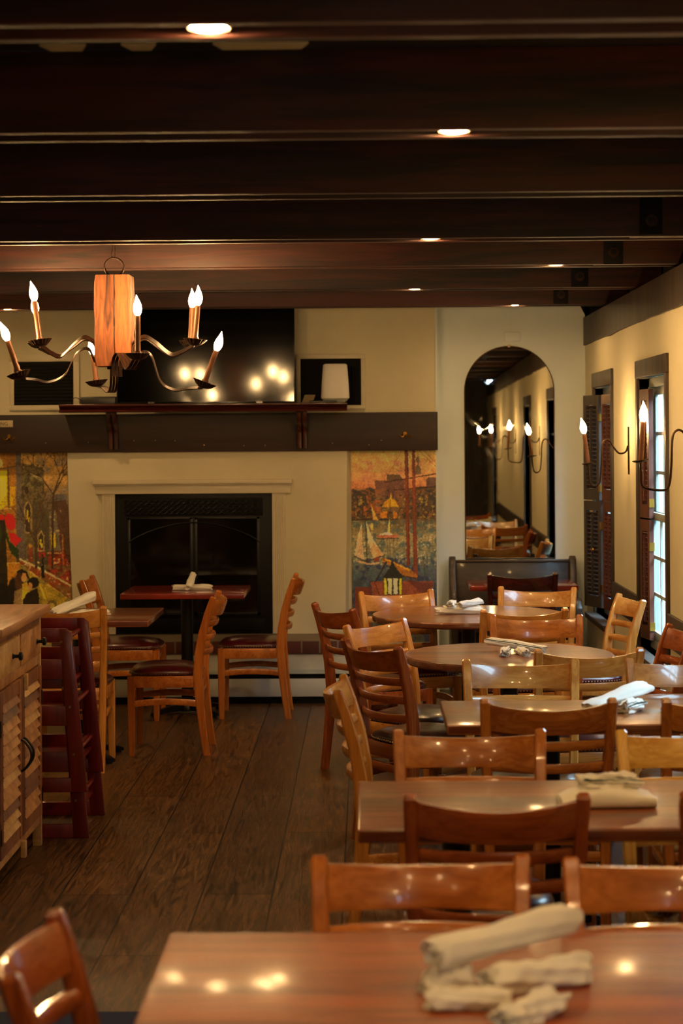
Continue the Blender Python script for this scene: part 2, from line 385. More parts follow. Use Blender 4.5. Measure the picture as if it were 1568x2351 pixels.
# ------------------------------------------------------------------ windows
def window(i, ya, yb):
    w = bpy.data.objects.new('window_%d' % i, None); COL.objects.link(w); w['kind'] = 'structure'; w.location = (XR, (ya + yb) / 2, Z0)
    inv = Matrix.Translation(-Vector(w.location))
    def p(name, bm, m, bev=0.0):
        o = obj(name, bm, m, w, bev); o.matrix_parent_inverse = inv; return o
    bm = B(); bx(bm, XR - .016, XR + .002, ya - .07, yb + .07, Z1 - .01, Z1 + .085); p('head_casing', bm, MT['trim'], .004)
    for y0, y1 in ((ya - .065, ya + .0), (yb - .0, yb + .065)):
        bm = B(); bx(bm, XR - .014, XR + .06, y0, y1, Z0 - .06, Z1 - .01); p('side_casing', bm, MT['trim'], .003)
    bm = B(); bx(bm, XR - .07, XR + .12, ya - .05, yb + .05, Z0 - .035, Z0); p('sill', bm, MT['trim'], .004)
    xf = XR + .045
    bm = B()
    bx(bm, xf, xf + .05, ya, ya + .035, Z0, Z1 - .01); bx(bm, xf, xf + .05, yb - .05, yb, Z0, Z1 - .01); bx(bm, xf, xf + .05, ya, yb, Z1 - .06, Z1 - .01); bx(bm, xf, xf + .05, ya, yb, Z0, Z0 + .05)
    p('window_frame', bm, MT['sash'], .003)
    zm = 1.24
    for nm, za, zb, dx in (('upper_sash', zm, Z1 - .06, .02), ('lower_sash', Z0 + .05, zm + .04, 0)):
        bm = B(); x0 = xf + .005 + dx; x1 = x0 + .018
        bx(bm, x0, x1, ya + .035, ya + .08, za, zb); bx(bm, x0, x1, yb - .095, yb - .05, za, zb); bx(bm, x0, x1, ya + .08, yb - .095, za, za + .045); bx(bm, x0, x1, ya + .08, yb - .095, zb - .04, zb)
        s = p(nm, bm, MT['sash'], .002)
        bm = B()
        for k in (1, 2): 
            y = ya + .08 + (yb - ya - .175) * k / 3; bx(bm, x0 + .003, x1 - .003, y - .009, y + .009, za + .045, zb - .04)
        for k in (1, 2):
            z = za + .045 + (zb - za - .085) * k / 3; bx(bm, x0 + .003, x1 - .003, ya + .08, yb - .095, z - .009, z + .009)
        mu = obj('muntin', bm, MT['sash'], s); mu.matrix_parent_inverse = s.matrix_world.inverted() if False else Matrix.Identity(4)
        bm = B(); bx(bm, x0 + .007, x0 + .010, ya + .08, yb - .095, za + .045, zb - .04); obj('pane', bm, MT['glass'], s)
    return w, inv
WOBJ = [window(i + 1, a, b) for i, (a, b) in enumerate(WIN)]
for i, (a, b) in enumerate(bwin):
    w = bpy.data.objects.new('window_%d' % (len(WIN) + 1 + i), None); COL.objects.link(w); w['kind'] = 'structure'; w.location = ((a + b) / 2, YB, .5)
    inv = Matrix.Translation(-Vector(w.location))
    bm = B()
    for x0, x1, z0, z1 in ((a, a + .06, .5, 2.15), (b - .06, b, .5, 2.15), (a, b, .5, .56), (a, b, 2.09, 2.15), (a, b, 1.3, 1.34), ((a + b) / 2 - .015, (a + b) / 2 + .015, .5, 2.15)): bx(bm, x0, x1, YB - .08, YB - .04, z0, z1)
    f = obj('window_frame', bm, MT['sash'], w); f.matrix_parent_inverse = inv
    bm = B(); bx(bm, a, b, YB - .062, YB - .058, .5, 2.15); f = obj('pane', bm, MT['glass'], w); f.matrix_parent_inverse = inv
# daylight portals (guide the sky's light through each window opening)
def portal(loc, rot, sx, sy):
    l = bpy.data.lights.new('window_daylight', 'AREA'); l.shape = 'RECTANGLE'; l.size = sx; l.size_y = sy; l.cycles.is_portal = True
    o = bpy.data.objects.new('window_daylight', l); COL.objects.link(o); o.location = loc; o.rotation_euler = rot
for a, b in WIN: portal((XR + .16, (a + b) / 2, (Z0 + Z1) / 2), (0, PI / 2, 0), Z1 - Z0, b - a)
for a, b in bwin: portal(((a + b) / 2, YB - .18, 1.32), (PI / 2, 0, 0), b - a, 1.65)

# added dark wall dims the sky seen in the panes; ground before it
bm = B(); bx(bm, 4.2, 4.4, -8, 30, -.4, 3.4); struct('wall_added_outside', bm, plain('pane_dimming_grey', (42, 48, 52), .8, var=.1, scale=1.5))
bm = B(); bx(bm, XR + .3, 4.19, -8, 30, -.5, -.35); struct('ground_outside', bm, plain('grass_ground', (44, 54, 34), .9, var=.3, scale=4))

# louvered bifold shutters of the far window
def shutter(win, inv, p0, p1, z0, z1, mat, hinge_z=(), knob=None, lm=None):
    p0, p1 = Vector((*p0, 0)), Vector((*p1, 0)); d = p1 - p0; L = d.length; d.normalize(); nrm = Vector((d.y, -d.x, 0))
    bm = B(); st = .035; th = .012
    def pb(u0, u1, za, zb, tk=th):
        obx(bm, p0 + d * ((u0 + u1) / 2) + Vector((0, 0, (za + zb) / 2)), d * (u1 - u0) / 2, nrm * tk, Vector((0, 0, (zb - za) / 2)))
    pb(0, st, z0, z1); pb(L - st, L, z0, z1); pb(st, L - st, z0, z0 + .07); pb(st, L - st, z1 - .06, z1)
    k = z0 + .085
    while k < z1 - .07:
        obx(bm, p0 + d * L / 2 + Vector((0, 0, k)), d * (L / 2 - st), nrm * .009 + Vector((0, 0, .010)), (nrm * .0025 - Vector((0, 0, .0025))))
        k += .026
    pb(L / 2 - .006, L / 2 + .006, z0 + .09, z1 - .08, .019)
    s = obj('shutter_panel', bm, mat, win); s.matrix_parent_inverse = inv
    for hz in hinge_z:
        bm = B(); obx(bm, p1 + Vector((0, 0, hz)) - nrm * 0 , d * .009, nrm * .0135, Vector((0, 0, .022))); obj('hinge', bm, MT['brass'], s)
    if knob:
        bm = B(); c = p0 + d * (L * .72) + Vector((0, 0, knob)) ; sg = -1 if nrm.y > 0 else 1
        tube(bm, [c + nrm * sg * .012, c + nrm * sg * .03, c + nrm * sg * .036, c + nrm * sg * .045], [.005, .005, .013, .006]); obj('knob', bm, MT['brass'], s)
    return s
w1, inv1 = WOBJ[0]
shutter(w1, inv1, (1.385, 11.86), (1.458, 11.66), 1.285, 1.94, MT['shutter'], (1.80, 1.36))
shutter(w1, inv1, (1.378, 11.80), (1.458, 11.60), .62, 1.28, MT['shutter'], (1.13, .74), .98)
shutter(w1, inv1, (1.470, 11.62), (1.500, 11.34), 1.285, 1.94, MT['shutterb'], (1.77, 1.33))
shutter(w1, inv1, (1.470, 11.58), (1.500, 11.31), .62, 1.28, MT['shutterb'], (1.10,))
w2, inv2 = WOBJ[1]
shutter(w2, inv2, (1.472, 10.02), (1.497, 9.86), 1.25, 1.93, MT['shutterb'], (1.33,))
shutter(w2, inv2, (1.472, 10.02), (1.497, 9.86), .61, 1.24, MT['shutterb'], (1.1, .68))

# ------------------------------------------------------------------ ceiling beams
BEAMS = [(3.595, 1), (4.866, 2), (6.122, 3), (7.53, 4), (8.735, 5), (10.09, 6), (11.40, 7)]
ordn = ['nearest the camera', 'second from the camera', 'third from the camera', 'fourth from the camera, just before the chandelier', 'fifth from the camera, just behind the chandelier', 'sixth from the camera, last but one before the television', 'last before the far wall']
def beam(y, label, group=None, plate=None, fill=1.0):
    t = thing('ceiling_beam', label, 'beam', (-1.0, y + .085, 2.485), 0, group)
    T = .17
    for nm, a, b in (('front_board', -.085, -.05), ('back_board', .05, .085)):
        bm = B(); bx(bm, XL + 1.0, XR + 1.13, a, b, 0, CZ - 2.487); obj(nm, bm, MT['beam'], t, .004)
    bm = B(); bx(bm, XL + 1.0, XR + 1.13, -.0495, .0495, .022, .045); obj('infill_board', bm, MT['beam'], t)
    if fill:
        bm = B(); bx(bm, fill + 1.0, XR + 1.13, -.0495, .0495, .006, .0215); obj('filler_board', bm, MT['beam'], t, .002)
    if plate:
        px, pz = plate[0] + 1.0, plate[1] - 2.485
        bm = B(); bx(bm, px - .045, px + .045, -.091, -.0855, pz - .055, min(pz + .15, .20)); pl = obj('mounting_plate', bm, MT['blackmat'], t, .001)
        bm = B(); tube(bm, [(px, -.0915, pz), (px, -.097, pz)], [.026, .024], 20, up=Vector((0, 0, 1))); obj('washer', bm, MT['bronze'], pl)
        bm = B(); tube(bm, [(px, -.0975, pz), (px, -.108, pz)], [.015, .014], 6); obj('bolt', bm, MT['black'], pl)
    return t
plates = {4: (1.15, 2.547), 5: (1.158, 2.539), 6: (1.155, 2.542), 7: (1.19, 2.544)}
for y, i in BEAMS:
    beam(y, 'dark stained wooden ceiling beam, ' + ordn[i - 1], plate=plates.get(i), fill=1.3 if i < 3 else 1.08)
for y in (2.3, 1.0, -.3, -1.6): beam(y, 'dark stained wooden ceiling beam overhead, nearer than the row of beams in view', 'beams over and behind the camera')
def puck(x, y, label):
    t = thing('puck_light', label, 'ceiling light', (x, y, 2.507))
    bm = B(); lathe(bm, [(.047, -.0005), (.047, -.010), (.041, -.016), (.039, -.010), (.039, -.002), (.02, -.0015)]); obj('housing', bm, MT['bronze'], t)
    bm = B(); lathe(bm, [(.037, -.004), (.037, -.012), (.030, -.017), (.012, -.019), (.002, -.0195)]); obj('lens', bm, MT['puck'], t)
puck(-.303, 3.68, 'glowing round recessed light at the top left, in the nearest ceiling beam')
puck(.238, 4.951, 'glowing round recessed light at right of centre in the second ceiling beam')
puck(.268, 7.615, 'recessed light in the fourth ceiling beam, seen as a thin glow')
puck(.90, 8.82, 'recessed light in the fifth ceiling beam, seen as a glow near the right end')
puck(.27, 10.175, 'recessed light in the sixth ceiling beam, seen as a thin glow')
puck(.92, 11.485, 'recessed light in the last ceiling beam above the arched mirror')
puck(-2.2, 11.485, 'recessed light in the last ceiling beam above the left wall vent')
for x, y in ((-1.2, 2.385), (.75, 2.385), (-.6, 1.085), (.6, 1.085), (.8, -.215), (-1.8, -.215)): 
    puck(x, y, 'recessed light overhead outside the view'); 
for o in [o for o in bpy.data.objects if o.get('label') == 'recessed light overhead outside the view']: o['group'] = 'recessed lights behind the camera'

# ------------------------------------------------------------------ far wall fittings
# long dark fascia beam under the television
t = thing('mantel_beam', 'long dark brown horizontal timber across the far wall above the fireplace', 'beam', (-1.5, 12.33, 1.60))
bm = B(); bx(bm, XL + 1.5, .47 + 1.5, -.07, .069, 0, .25); obj('timber', bm, MT['fascia'], t, .004)
for x in (-2.10, -1.82, -1.52, -1.38, -1.25, -1.06, -.80, -.66, -.22, .02, .10):
    bm = B(); c = Vector((x + 1.5, -.0705, .03 + .05 * ((x * 7.3) % 1))); tube(bm, [c, c + Vector((0, -.002, 0))], [.004, .003], 8); obj('nail', bm, MT['nail'], t)
# television shelf
t = thing('mantel_shelf', 'dark mahogany shelf with moulded edge carrying the television', 'shelf', (-1.05, 12.26, 1.86))
bm = B()
pf = [(-.20, .0), (-.205, .008), (-.175, .022), (-.20, .036), (-.215, .040), (-.215, .052), (-.001, .052), (-.001, .0)]
prism(bm, pf, -.93, .93, 'yz'); obj('board', bm, MT['mahog'], t, .002)
for x in (-.60, .635):
    bm = B()
    for dx in (-.018, .018):
        pts = [(x + dx, -.14, -.002), (x + dx, -.12, -.06), (x + dx, -.05, -.11), (x + dx, -.035, -.17), (x + dx, -.028, -.24)]
        tube(bm, spline(pts, 5), .017, 8)
    obj('corbel', bm, MT['mahogz'], t)
# television
t = thing('television', 'large flat black television reflecting the chandelier bulbs', 'television', (-1.035, 12.13, 1.9125)); t.rotation_euler = (math.radians(-.6), 0, math.radians(-.1))
bm = B(); bx(bm, -.578, .578, -.02, .03, 0, .655); obj('housing', bm, MT['tvframe'], t, .004)
bm = B(); bx(bm, -.571, .571, -.0225, -.0203, .012, .648); obj('screen', bm, MT['screen'], t)
bm = B(); bx(bm, -.03, .0, -.0215, -.0203, .003, .008); obj('indicator', bm, MT['burg'], t)
for x in (-.35, .35):
    bm = B(); bx(bm, x - .02, x + .02, -.06, .05, -.0002, .012); obj('foot', bm, MT['tvframe'], t)
# vents with frames
def vent(x0, x1, z0, z1, fr, label, vertical):
    t = thing('wall_vent', label, 'vent', ((x0 + x1) / 2, YM, z0)); w = (x1 - x0) / 2; h = z1 - z0
    bm = B(); l, r, bt, tp = fr
    bx(bm, -w - l, w + r, -.02, -.001, h, h + tp); bx(bm, -w - l, w + r, -.02, -.001, -bt, 0); bx(bm, -w - l, -w, -.02, -.001, 0, h); bx(bm, w, w + r, -.02, -.001, 0, h)
    obj('frame', bm, MT['whitepaint'], t, .003)
    bm = B(); bx(bm, -w, w, -.006, -.001, 0, h); obj('backing', bm, MT['blackmat'], t)
    bm = B()
    if vertical:
        k = -w + .012
        while k < w - .006: bx(bm, k - .005, k + .005, -.016, -.007, .002, h - .002); k += .021
    else:
        k = .014
        while k < h - .008: obx(bm, (0, -.012, k), (w - .002, 0, 0), (0, .005, .004), (0, .001, -.0015)); k += .0225
    obj('louvers', bm, MT['blackmat' if vertical else 'plastic'], t)
vent(-2.33, -1.935, 1.915, 2.203, (.03, .04, .035, .045), 'black slatted wall vent in a cream frame left of the television', False)
vent(-.43, -.03, 1.90, 2.208, (.03, .03, .025, .03), 'black grilled wall vent behind the white speaker', True)
# speaker, papers, set-top box, on the shelf
t = thing('wifi_speaker', 'white fabric tapered speaker standing on the right end of the shelf', 'speaker', (-.197, 12.16, 1.9122))
bm = B(); n = 32
def se(r1, r2, z): return [Vector((r1 * (1 if math.cos(a) > 0 else -1) * abs(math.cos(a)) ** .7, r2 * (1 if math.sin(a) > 0 else -1) * abs(math.sin(a)) ** .7, z)) for a in [2 * PI * k / n for k in range(n)]]
loft(bm, [se(.088, .05, .028), se(.092, .053, .032), se(.088, .05, .12), se(.082, .046, .2), se(.078, .043, .245), se(.070, .037, .252)]); obj('body', bm, MT['speaker'], t)
bm = B(); loft(bm, [se(.06, .035, 0), se(.075, .042, .012), se(.088, .05, .0275)]); obj('base', bm, MT['sash'], t)
bm = B(); bx(bm, -.365, -.265 + .08, 12.07, 12.11, 1.9122, 1.925); tag(obj('remote_control', bm, MT['plastic'], None, .003), 'flat black box lying on the shelf in front of the white speaker', 'remote')
bm = B(); prism(bm, [(-.415, 1.9125), (-.345, 1.9125), (-.325, 1.965), (-.395, 1.965)], 12.15, 12.152); tag(obj('paper_note', bm, MT['paper']), 'small brown paper note leaning beside the television', 'paper')
t = thing('cable_box', 'flat dark cable box on the left end of the shelf', 'cable box', (-1.73, 12.17, 1.9122))
bm = B(); bx(bm, -.115, .11, -.06, .06, 0, .05); obj('case', bm, MT['plastic'], t, .004)
bm = B(); tube(bm, spline([(-.112, .0, .02), (-.15, .0, .045), (-.18, .0, .035), (-.185, .02, .0055)], 6), .003, 6); obj('cable', bm, MT['black'], t)
# sign
t = thing('no_smoking_sign', 'small pale sign reading NO SMOKING on the dark timber', 'sign', (-2.455, 12.2595, 1.770))
bm = B(); bx(bm, -.14, .14, -.004, 0, 0, .044); obj('plate', bm, MT['sign'], t, .001)
def text(s, size, loc, mat, parent, name='lettering', depth=.0006):
    c = bpy.data.curves.new(name, 'FONT'); c.body = s; c.size = size; c.extrude = depth; c.align_x = 'CENTER'
    o = bpy.data.objects.new('tmp', c); COL.objects.link(o)
    dg = bpy.context.evaluated_depsgraph_get(); me = bpy.data.meshes.new_from_object(o.evaluated_get(dg))
    bpy.data.objects.remove(o)
    me.transform(Matrix.Translation(loc) @ Matrix.Rotation(PI / 2, 4, 'X')); me.materials.clear(); me.materials.append(mat)
    r = bpy.data.objects.new(name, me); COL.objects.link(r); r.parent = parent; return r
text('NO SMOKING', .033, (0.004, -.0048, .0105), MT['ink'], t)
# coat hooks
def hook(x, z, label):
    t = thing('coat_hook', label, 'hook', (x, 12.2595, z))
    bm = B(); lathe_pts = [(0, 0, .022), (0, -.004, .022)]
    tube(bm, [(0, -.0002, .015), (0, -.006, .015)], [.013, .010], 14); obj('plate', bm, MT['brass'], t)
    for s in (-1, 1):
        bm = B(); tube(bm, spline([(0, -.006, .018), (s * .008, -.014, .0), (s * .02, -.022, -.008), (s * .032, -.026, -.002), (s * .037, -.028, .006)], 5), [.004] * 20 + [.006], 8); obj('prong', bm, MT['brass'], t)
hook(-2.34, 1.695, 'small brass double coat hook below the smoking sign')
hook(.257, 1.695, 'small brass double coat hook above the harbour mural')
# fireplace
t = thing('fireplace', 'black gas fireplace insert with a white fluted surround', 'fireplace', (-1.14, 12.30, .405))
def rel(x): return x + 1.14
bm = B()
bx(bm, rel(-1.649), rel(-.62), -.018, -.001, .0, .922)
obj('frame', bm, MT['firebox'], t, .003)
bm = B(); bx(bm, rel(-1.585), rel(-.68), -.026, -.0185, .775, .89); g = obj('grille_panel', bm, MT['blackmat'], t, .002)
bm = B()
x = rel(-1.57); k = 0
while x < rel(-.70):
    for zz in (.80, .832, .864):
        for sg in (-1, 1):
            tube(bm, spline([(x - .02, -.029, zz), (x, -.030, zz + sg * .014), (x + .02, -.029, zz)], 3), .0028, 5)
    x += .04
obj('lattice', bm, MT['black'], g)
for s in (0, 1):
    x0, x1 = (rel(-1.57), rel(-1.14)) if s == 0 else (rel(-1.13), rel(-.70))
    bm = B(); bx(bm, x0, x1, -.020, -.0185, .12, .765); dr = obj('glass_door', bm, MT['gloss'], t)
    bm = B()
    arch = [(x0, .70), (x0 + (x1 - x0) * .0, .70)]
    bx(bm, x0, x0 + .02, -.028, -.0205, .12, .765); bx(bm, x1 - .02, x1, -.028, -.0205, .12, .765); bx(bm, x0, x1, -.028, -.0205, .75, .765); bx(bm, x0, x1, -.028, -.0205, .12, .14)
    obj('door_frame', bm, MT['black'], dr, .002)
bm = B(); tube(bm, [(rel(-1.56) + .86 * i / 24, -.030, .60 + .13 * math.sin(PI * i / 24) ** .8) for i in range(25)], .006, 6); obj('arch_trim', bm, MT['firebox'], t)
bm = B(); bx(bm, rel(-1.6), rel(-.67), -.026, -.0185, .02, .10); obj('lower_louver', bm, MT['blackmat'], t, .004)
for a, b in ((-1.736, -1.651), (-.618, -.533)):
    bm = B(); bx(bm, rel(a), rel(b), -.03, -.001, 0, .92)
    for k in range(6): 
        xx = rel(a) + .012 + k * .0122; tube(bm, [(xx, -.031, .03), (xx, -.031, .90)], .0045, 6)
    obj('pilaster', bm, MT['whitepaint'], t)
bm = B(); bx(bm, rel(-1.775), rel(-.495), -.045, -.001, .9205, .975); bx(bm, rel(-1.785), rel(-.487), -.06, -.001, .975, .985); bx(bm, rel(-1.79), rel(-.484), -.075, -.001, .985, 1.012)
obj('header', bm, MT['whitepaint'], t, .003)
# hearth
t = thing('hearth', 'raised hearth of brick edging over rough white plaster below the fireplace', 'hearth', (-1.05, 12.10, 0))
bm = B(); bx(bm, -.95, .94, -.18, .199, 0, .315); obj('base', bm, MT['hearthwhite'], t, .012)
bm = B(); bx(bm, -.96, .95, -.20, .199, .3155, .40); obj('brick_edge', bm, MT['brick'], t, .003)
# baseboard heater
t = thing('baseboard_heater', 'long cream metal baseboard heater along the foot of the hearth', 'heater', (-.65, 11.90, 0))
bm = B(); bx(bm, -1.2, .62, -.03, .018, .045, .158); obj('front_panel', bm, MT['heater'], t, .004)
bm = B(); prism(bm, [(-.035, .19), (-.028, .205), (.018, .212), (.018, .19)], -1.2, .62, 'yz'); obj('top_cover', bm, MT['sash'], t, .001)
bm = B(); bx(bm, -1.19, .61, -.012, .018, .0, .189); obj('gap_shade_block', bm, MT['blackmat'], t)  # black block paints the shade in the slot and floor gap
# alcove: mirror, plate, pew
bm = B(); X0, X1, cz, zb = .663, 1.250, 1.99, .60; r = (X1 - X0) / 2; cx = (X0 + X1) / 2
def archpoly(e): return [(X0 - e, zb)] + [(cx - (r + e) * math.cos(PI * k / 32), cz + (r + e) * math.sin(PI * k / 32)) for k in range(33)] + [(X1 + e, zb)]
t = thing('arched_mirror', 'tall arched aged mirror on the pale alcove wall', 'mirror', (cx, YA - .005, zb), -.0116)
bm = B(); prism(bm, [(a - cx, b - zb) for a, b in archpoly(.0)], -.012, -.006); obj('glass', bm, MT['mirror'], t)
bm = B(); prism(bm, [(a - cx, b - zb) for a, b in archpoly(.006)], -.0055, -.001); obj('backing', bm, MT['bronze'], t)
bm = B(); bx(bm, -.008, .008, -.016, -.001, cz + r - zb - .004, cz + r - zb + .014); obj('clip', bm, MT['nail'], t, .002)
bm = B(); bx(bm, -.052, .052, -.016, -.001, 0, .064); tag(obj('wall_plate', bm, MT['plaster2'], None, .004, (.98, YA, 2.318)), 'small square painted cover plate above the arched mirror', 'plate')
t = thing('pew_bench', 'dark wooden pew bench with curled ends below the arched mirror', 'bench', (.965, 12.28, 0))
bm = B(); bx(bm, -.375, .375, .14, .17, .20, .855); obj('backrest', bm, MT['pewwood'], t, .006)
bm = B(); bx(bm, -.375, .375, -.17, .135, .42, .45); obj('seat', bm, MT['pewwood'], t, .006)
bm = B(); bx(bm, -.375, .375, .12, .139, .855, .872); obj('top_rail', bm, MT['pewwood'], t, .003)
for s in (-1, 1):
    bm = B()
    pf = [(-.19, 0), (-.19, .40), (-.23, .50), (-.235, .58), (-.20, .63), (-.13, .635), (-.06, .60), (.02, .62), (.09, .72), (.10, .82), (.12, .875), (.155, .895), (.19, .88), (.20, .84), (.20, 0)]
    prism(bm, pf, s * .3755 if s > 0 else -.42, .42 if s > 0 else -.3755, 'yz'); obj('end_panel', bm, MT['pewwood'], t, .008)

# ------------------------------------------------------------------ painted murals (vertex paint on dense panels)
def fnoise(h, w, cell, rs):
    gh, gw = int(h / cell) + 3, int(w / cell) + 3; g = rs.rand(gh, gw)
    y = np.arange(h) / cell; x = np.arange(w) / cell; yi, xi = y.astype(int), x.astype(int); fy, fx = (y - yi)[:, None], (x - xi)[None, :]
    fy, fx = fy * fy * (3 - 2 * fy), fx * fx * (3 - 2 * fx)
    return (g[yi][:, xi] * (1 - fy) * (1 - fx) + g[yi][:, xi + 1] * (1 - fy) * fx + g[yi + 1][:, xi] * fy * (1 - fx) + g[yi + 1][:, xi + 1] * fy * fx)
class Paint:
    def __init__(s, w, h, x0, y0, sc, seed):
        s.w, s.h = w, h; s.rs = np.random.RandomState(seed)
        s.X = x0 + (np.arange(w)[None, :] + 0 * np.arange(h)[:, None]) * sc; s.Y = y0 + (np.arange(h)[:, None] + 0 * np.arange(w)[None, :]) * sc
        # brush jitter: painterly edges
        s.X = s.X + (fnoise(h, w, 3, s.rs) - .5) * 14; s.Y = s.Y + (fnoise(h, w, 3, s.rs) - .5) * 14
        s.im = np.zeros((h, w, 3))
    def mix(s, m, c, a=1.0):
        m = (m * a)[..., None]; s.im = s.im * (1 - m) + np.array(c, float) * m
    def vgrad(s, stops):
        for k in range(3): s.im[..., k] = np.interp(s.Y, [q[0] for q in stops], [q[1][k] for q in stops])
    def poly(s, pts, c, a=1.0):
        ins = np.zeros((s.h, s.w), bool); n = len(pts)
        for i in range(n):
            (xa, ya), (xb, yb) = pts[i], pts[(i + 1) % n]
            if ya == yb: continue
            t = ((ya > s.Y) != (yb > s.Y)) & (s.X < (xb - xa) * (s.Y - ya) / (yb - ya) + xa); ins ^= t
        s.mix(ins.astype(float), c, a)
    def line(s, pts, w, c, a=1.0):
        for (xa, ya), (xb, yb) in zip(pts, pts[1:]):
            L = (xb - xa) ** 2 + (yb - ya) ** 2 + 1e-6; t = np.clip(((s.X - xa) * (xb - xa) + (s.Y - ya) * (yb - ya)) / L, 0, 1)
            d = np.hypot(s.X - xa - t * (xb - xa), s.Y - ya - t * (yb - ya)); s.mix(np.clip((w / 2 + 3 - d) / 6, 0, 1), c, a)
    def ell(s, cx, cy, rx, ry, c, a=1.0):
        d = np.hypot((s.X - cx) / rx, (s.Y - cy) / ry); s.mix(np.clip((1.08 - d) / .16, 0, 1), c, a)
    def blotch(s, box, c, cell, th, a):
        n = fnoise(s.h, s.w, cell, s.rs) * .6 + fnoise(s.h, s.w, cell / 2.3, s.rs) * .4
        m = np.clip((n - th) / .12, 0, 1) * ((s.X > box[0]) & (s.X < box[2]) & (s.Y > box[1]) & (s.Y < box[3])); s.mix(m, c, a)
    def grain(s, amp=.16):
        n = (fnoise(s.h, s.w, 2.2, s.rs) - .5) * 2 * amp + (fnoise(s.h, s.w, 11, s.rs) - .5) * amp * 1.4
        s.im *= (1 + n[..., None])
        s.im = np.clip(s.im, 0, 255)
def mural(name, P, x0, x1, z0, z1, y, label):
    y -= .004; w, h = P.w, P.h
    xs = np.linspace(x0, x1, w) - x0; zs = np.linspace(z1, z0, h) - z0
    rr = np.random.RandomState(5)
    co = np.zeros((h, w, 3)); co[..., 0] = xs[None, :]; co[..., 2] = zs[:, None]
    me = bpy.data.meshes.new(name); idx = np.arange(h * w).reshape(h, w)
    q = np.stack([idx[1:, :-1], idx[1:, 1:], idx[:-1, 1:], idx[:-1, :-1]], -1).reshape(-1, 4)
    me.from_pydata(co.reshape(-1, 3).tolist(), [], q.tolist())
    c = np.clip(P.im * 1.38, 0, 250) / 255; c = np.where(c <= .04045, c / 12.92, ((c + .055) / 1.055) ** 2.4)
    a = me.color_attributes.new('paint', 'FLOAT_COLOR', 'POINT'); a.data.foreach_set('color', np.concatenate([c, np.ones((h, w, 1))], -1).astype(np.float32).ravel())
    me.materials.append(MT['paint']); o = bpy.data.objects.new(name, me); COL.objects.link(o); o.location = (x0, y, z0)
    s = o.modifiers.new('thickness', 'SOLIDIFY'); s.thickness = .004; s.offset = -1
    return tag(o, label, 'mural')
# harbour (drawn on a 1385 x 2850 board)
P = Paint(205, 450, 155, 90, 6.0, 1)
P.vgrad([(90, (190, 158, 92)), (300, (196, 150, 92)), (480, (188, 132, 88)), (620, (170, 106, 74)), (640, (120, 92, 60)), (1050, (84, 66, 48)), (1070, (92, 84, 66)), (1300, (134, 122, 84)), (1600, (110, 112, 92)), (1800, (70, 78, 84)), (2100, (48, 54, 66)), (2850, (40, 40, 44))])
P.blotch((300, 230, 1400, 560), (184, 124, 98), 22, .52, .7)
P.poly([(165, 620), (260, 650), (340, 640), (420, 600), (510, 640), (510, 1050), (165, 1050)], (58, 50, 44))
P.poly([(500, 510), (670, 510), (670, 425), (840, 425), (900, 480), (930, 490), (930, 760), (700, 760), (500, 700)], (98, 66, 58)); P.poly([(670, 425), (840, 425), (900, 480), (760, 520), (670, 500)], (84, 66, 44))
P.poly([(1235, 500), (1280, 470), (1390, 470), (1390, 1000), (1235, 1000)], (88, 66, 62)); P.poly([(1100, 600), (1390, 600), (1390, 1060), (940, 1060), (940, 640)], (72, 60, 46), .8)
P.blotch((160, 640, 1400, 1060), (126, 78, 40), 9, .55, .8); P.blotch((160, 640, 1400, 1060), (34, 36, 40), 8, .56, .7); P.blotch((160, 700, 1400, 1060), (150, 130, 64), 6, .66, .8)
P.blotch((330, 700, 580, 1000), (160, 86, 40), 8, .5, .7)
P.poly([(725, 680), (742, 770), (800, 800), (835, 880), (600, 885), (645, 800), (710, 765)], (196, 142, 34)); P.poly([(570, 960), (670, 940), (670, 1040), (570, 1040)], (170, 112, 36)); P.poly([(760, 960), (815, 960), (815, 1040), (760, 1040)], (170, 112, 36))
P.line([(160, 1062), (700, 1062)], 14, (40, 30, 28))
P.blotch((160, 1080, 1400, 1700), (164, 156, 116), 8, .55, .6); P.blotch((160, 1080, 1400, 2200), (64, 88, 92), 11, .52, .7); P.blotch((160, 1600, 1400, 2300), (34, 46, 76), 13, .5, .75); P.blotch((160, 1300, 1400, 1700), (196, 190, 170), 6, .7, .7)
P.poly([(440, 850), (545, 1080), (470, 1060)], (204, 150, 74)); P.poly([(705, 1030), (722, 1250), (670, 1250)], (206, 176, 104)); P.line([(715, 780), (717, 1270)], 7, (50, 36, 28))
P.poly([(500, 1280), (830, 1270), (815, 1325), (560, 1320)], (168, 104, 74)); P.line([(520, 1330), (830, 1325)], 12, (44, 36, 44)); P.poly([(570, 1250), (700, 1240), (760, 1275), (560, 1280)], (190, 180, 160))
P.poly([(435, 1115), (468, 1110), (470, 1205), (430, 1205)], (196, 166, 96))
P.poly([(300, 1120), (255, 1250), (225, 1420), (200, 1560), (340, 1640), (320, 1440)], (190, 162, 128)); P.poly([(362, 1050), (392, 1160), (470, 1340), (620, 1560), (470, 1600), (400, 1400)], (222, 190, 146))
P.poly([(470, 1380), (620, 1560), (470, 1600), (430, 1480)], (190, 132, 84), .7); P.line([(362, 1060), (378, 1640)], 12, (52, 36, 26)); P.line([(190, 1575), (370, 1650), (630, 1560)], 12, (54, 40, 34)); P.line([(230, 1640), (400, 1685), (560, 1670)], 20, (196, 150, 110)); P.poly([(480, 1600), (560, 1590), (540, 1650), (480, 1650)], (120, 56, 34))
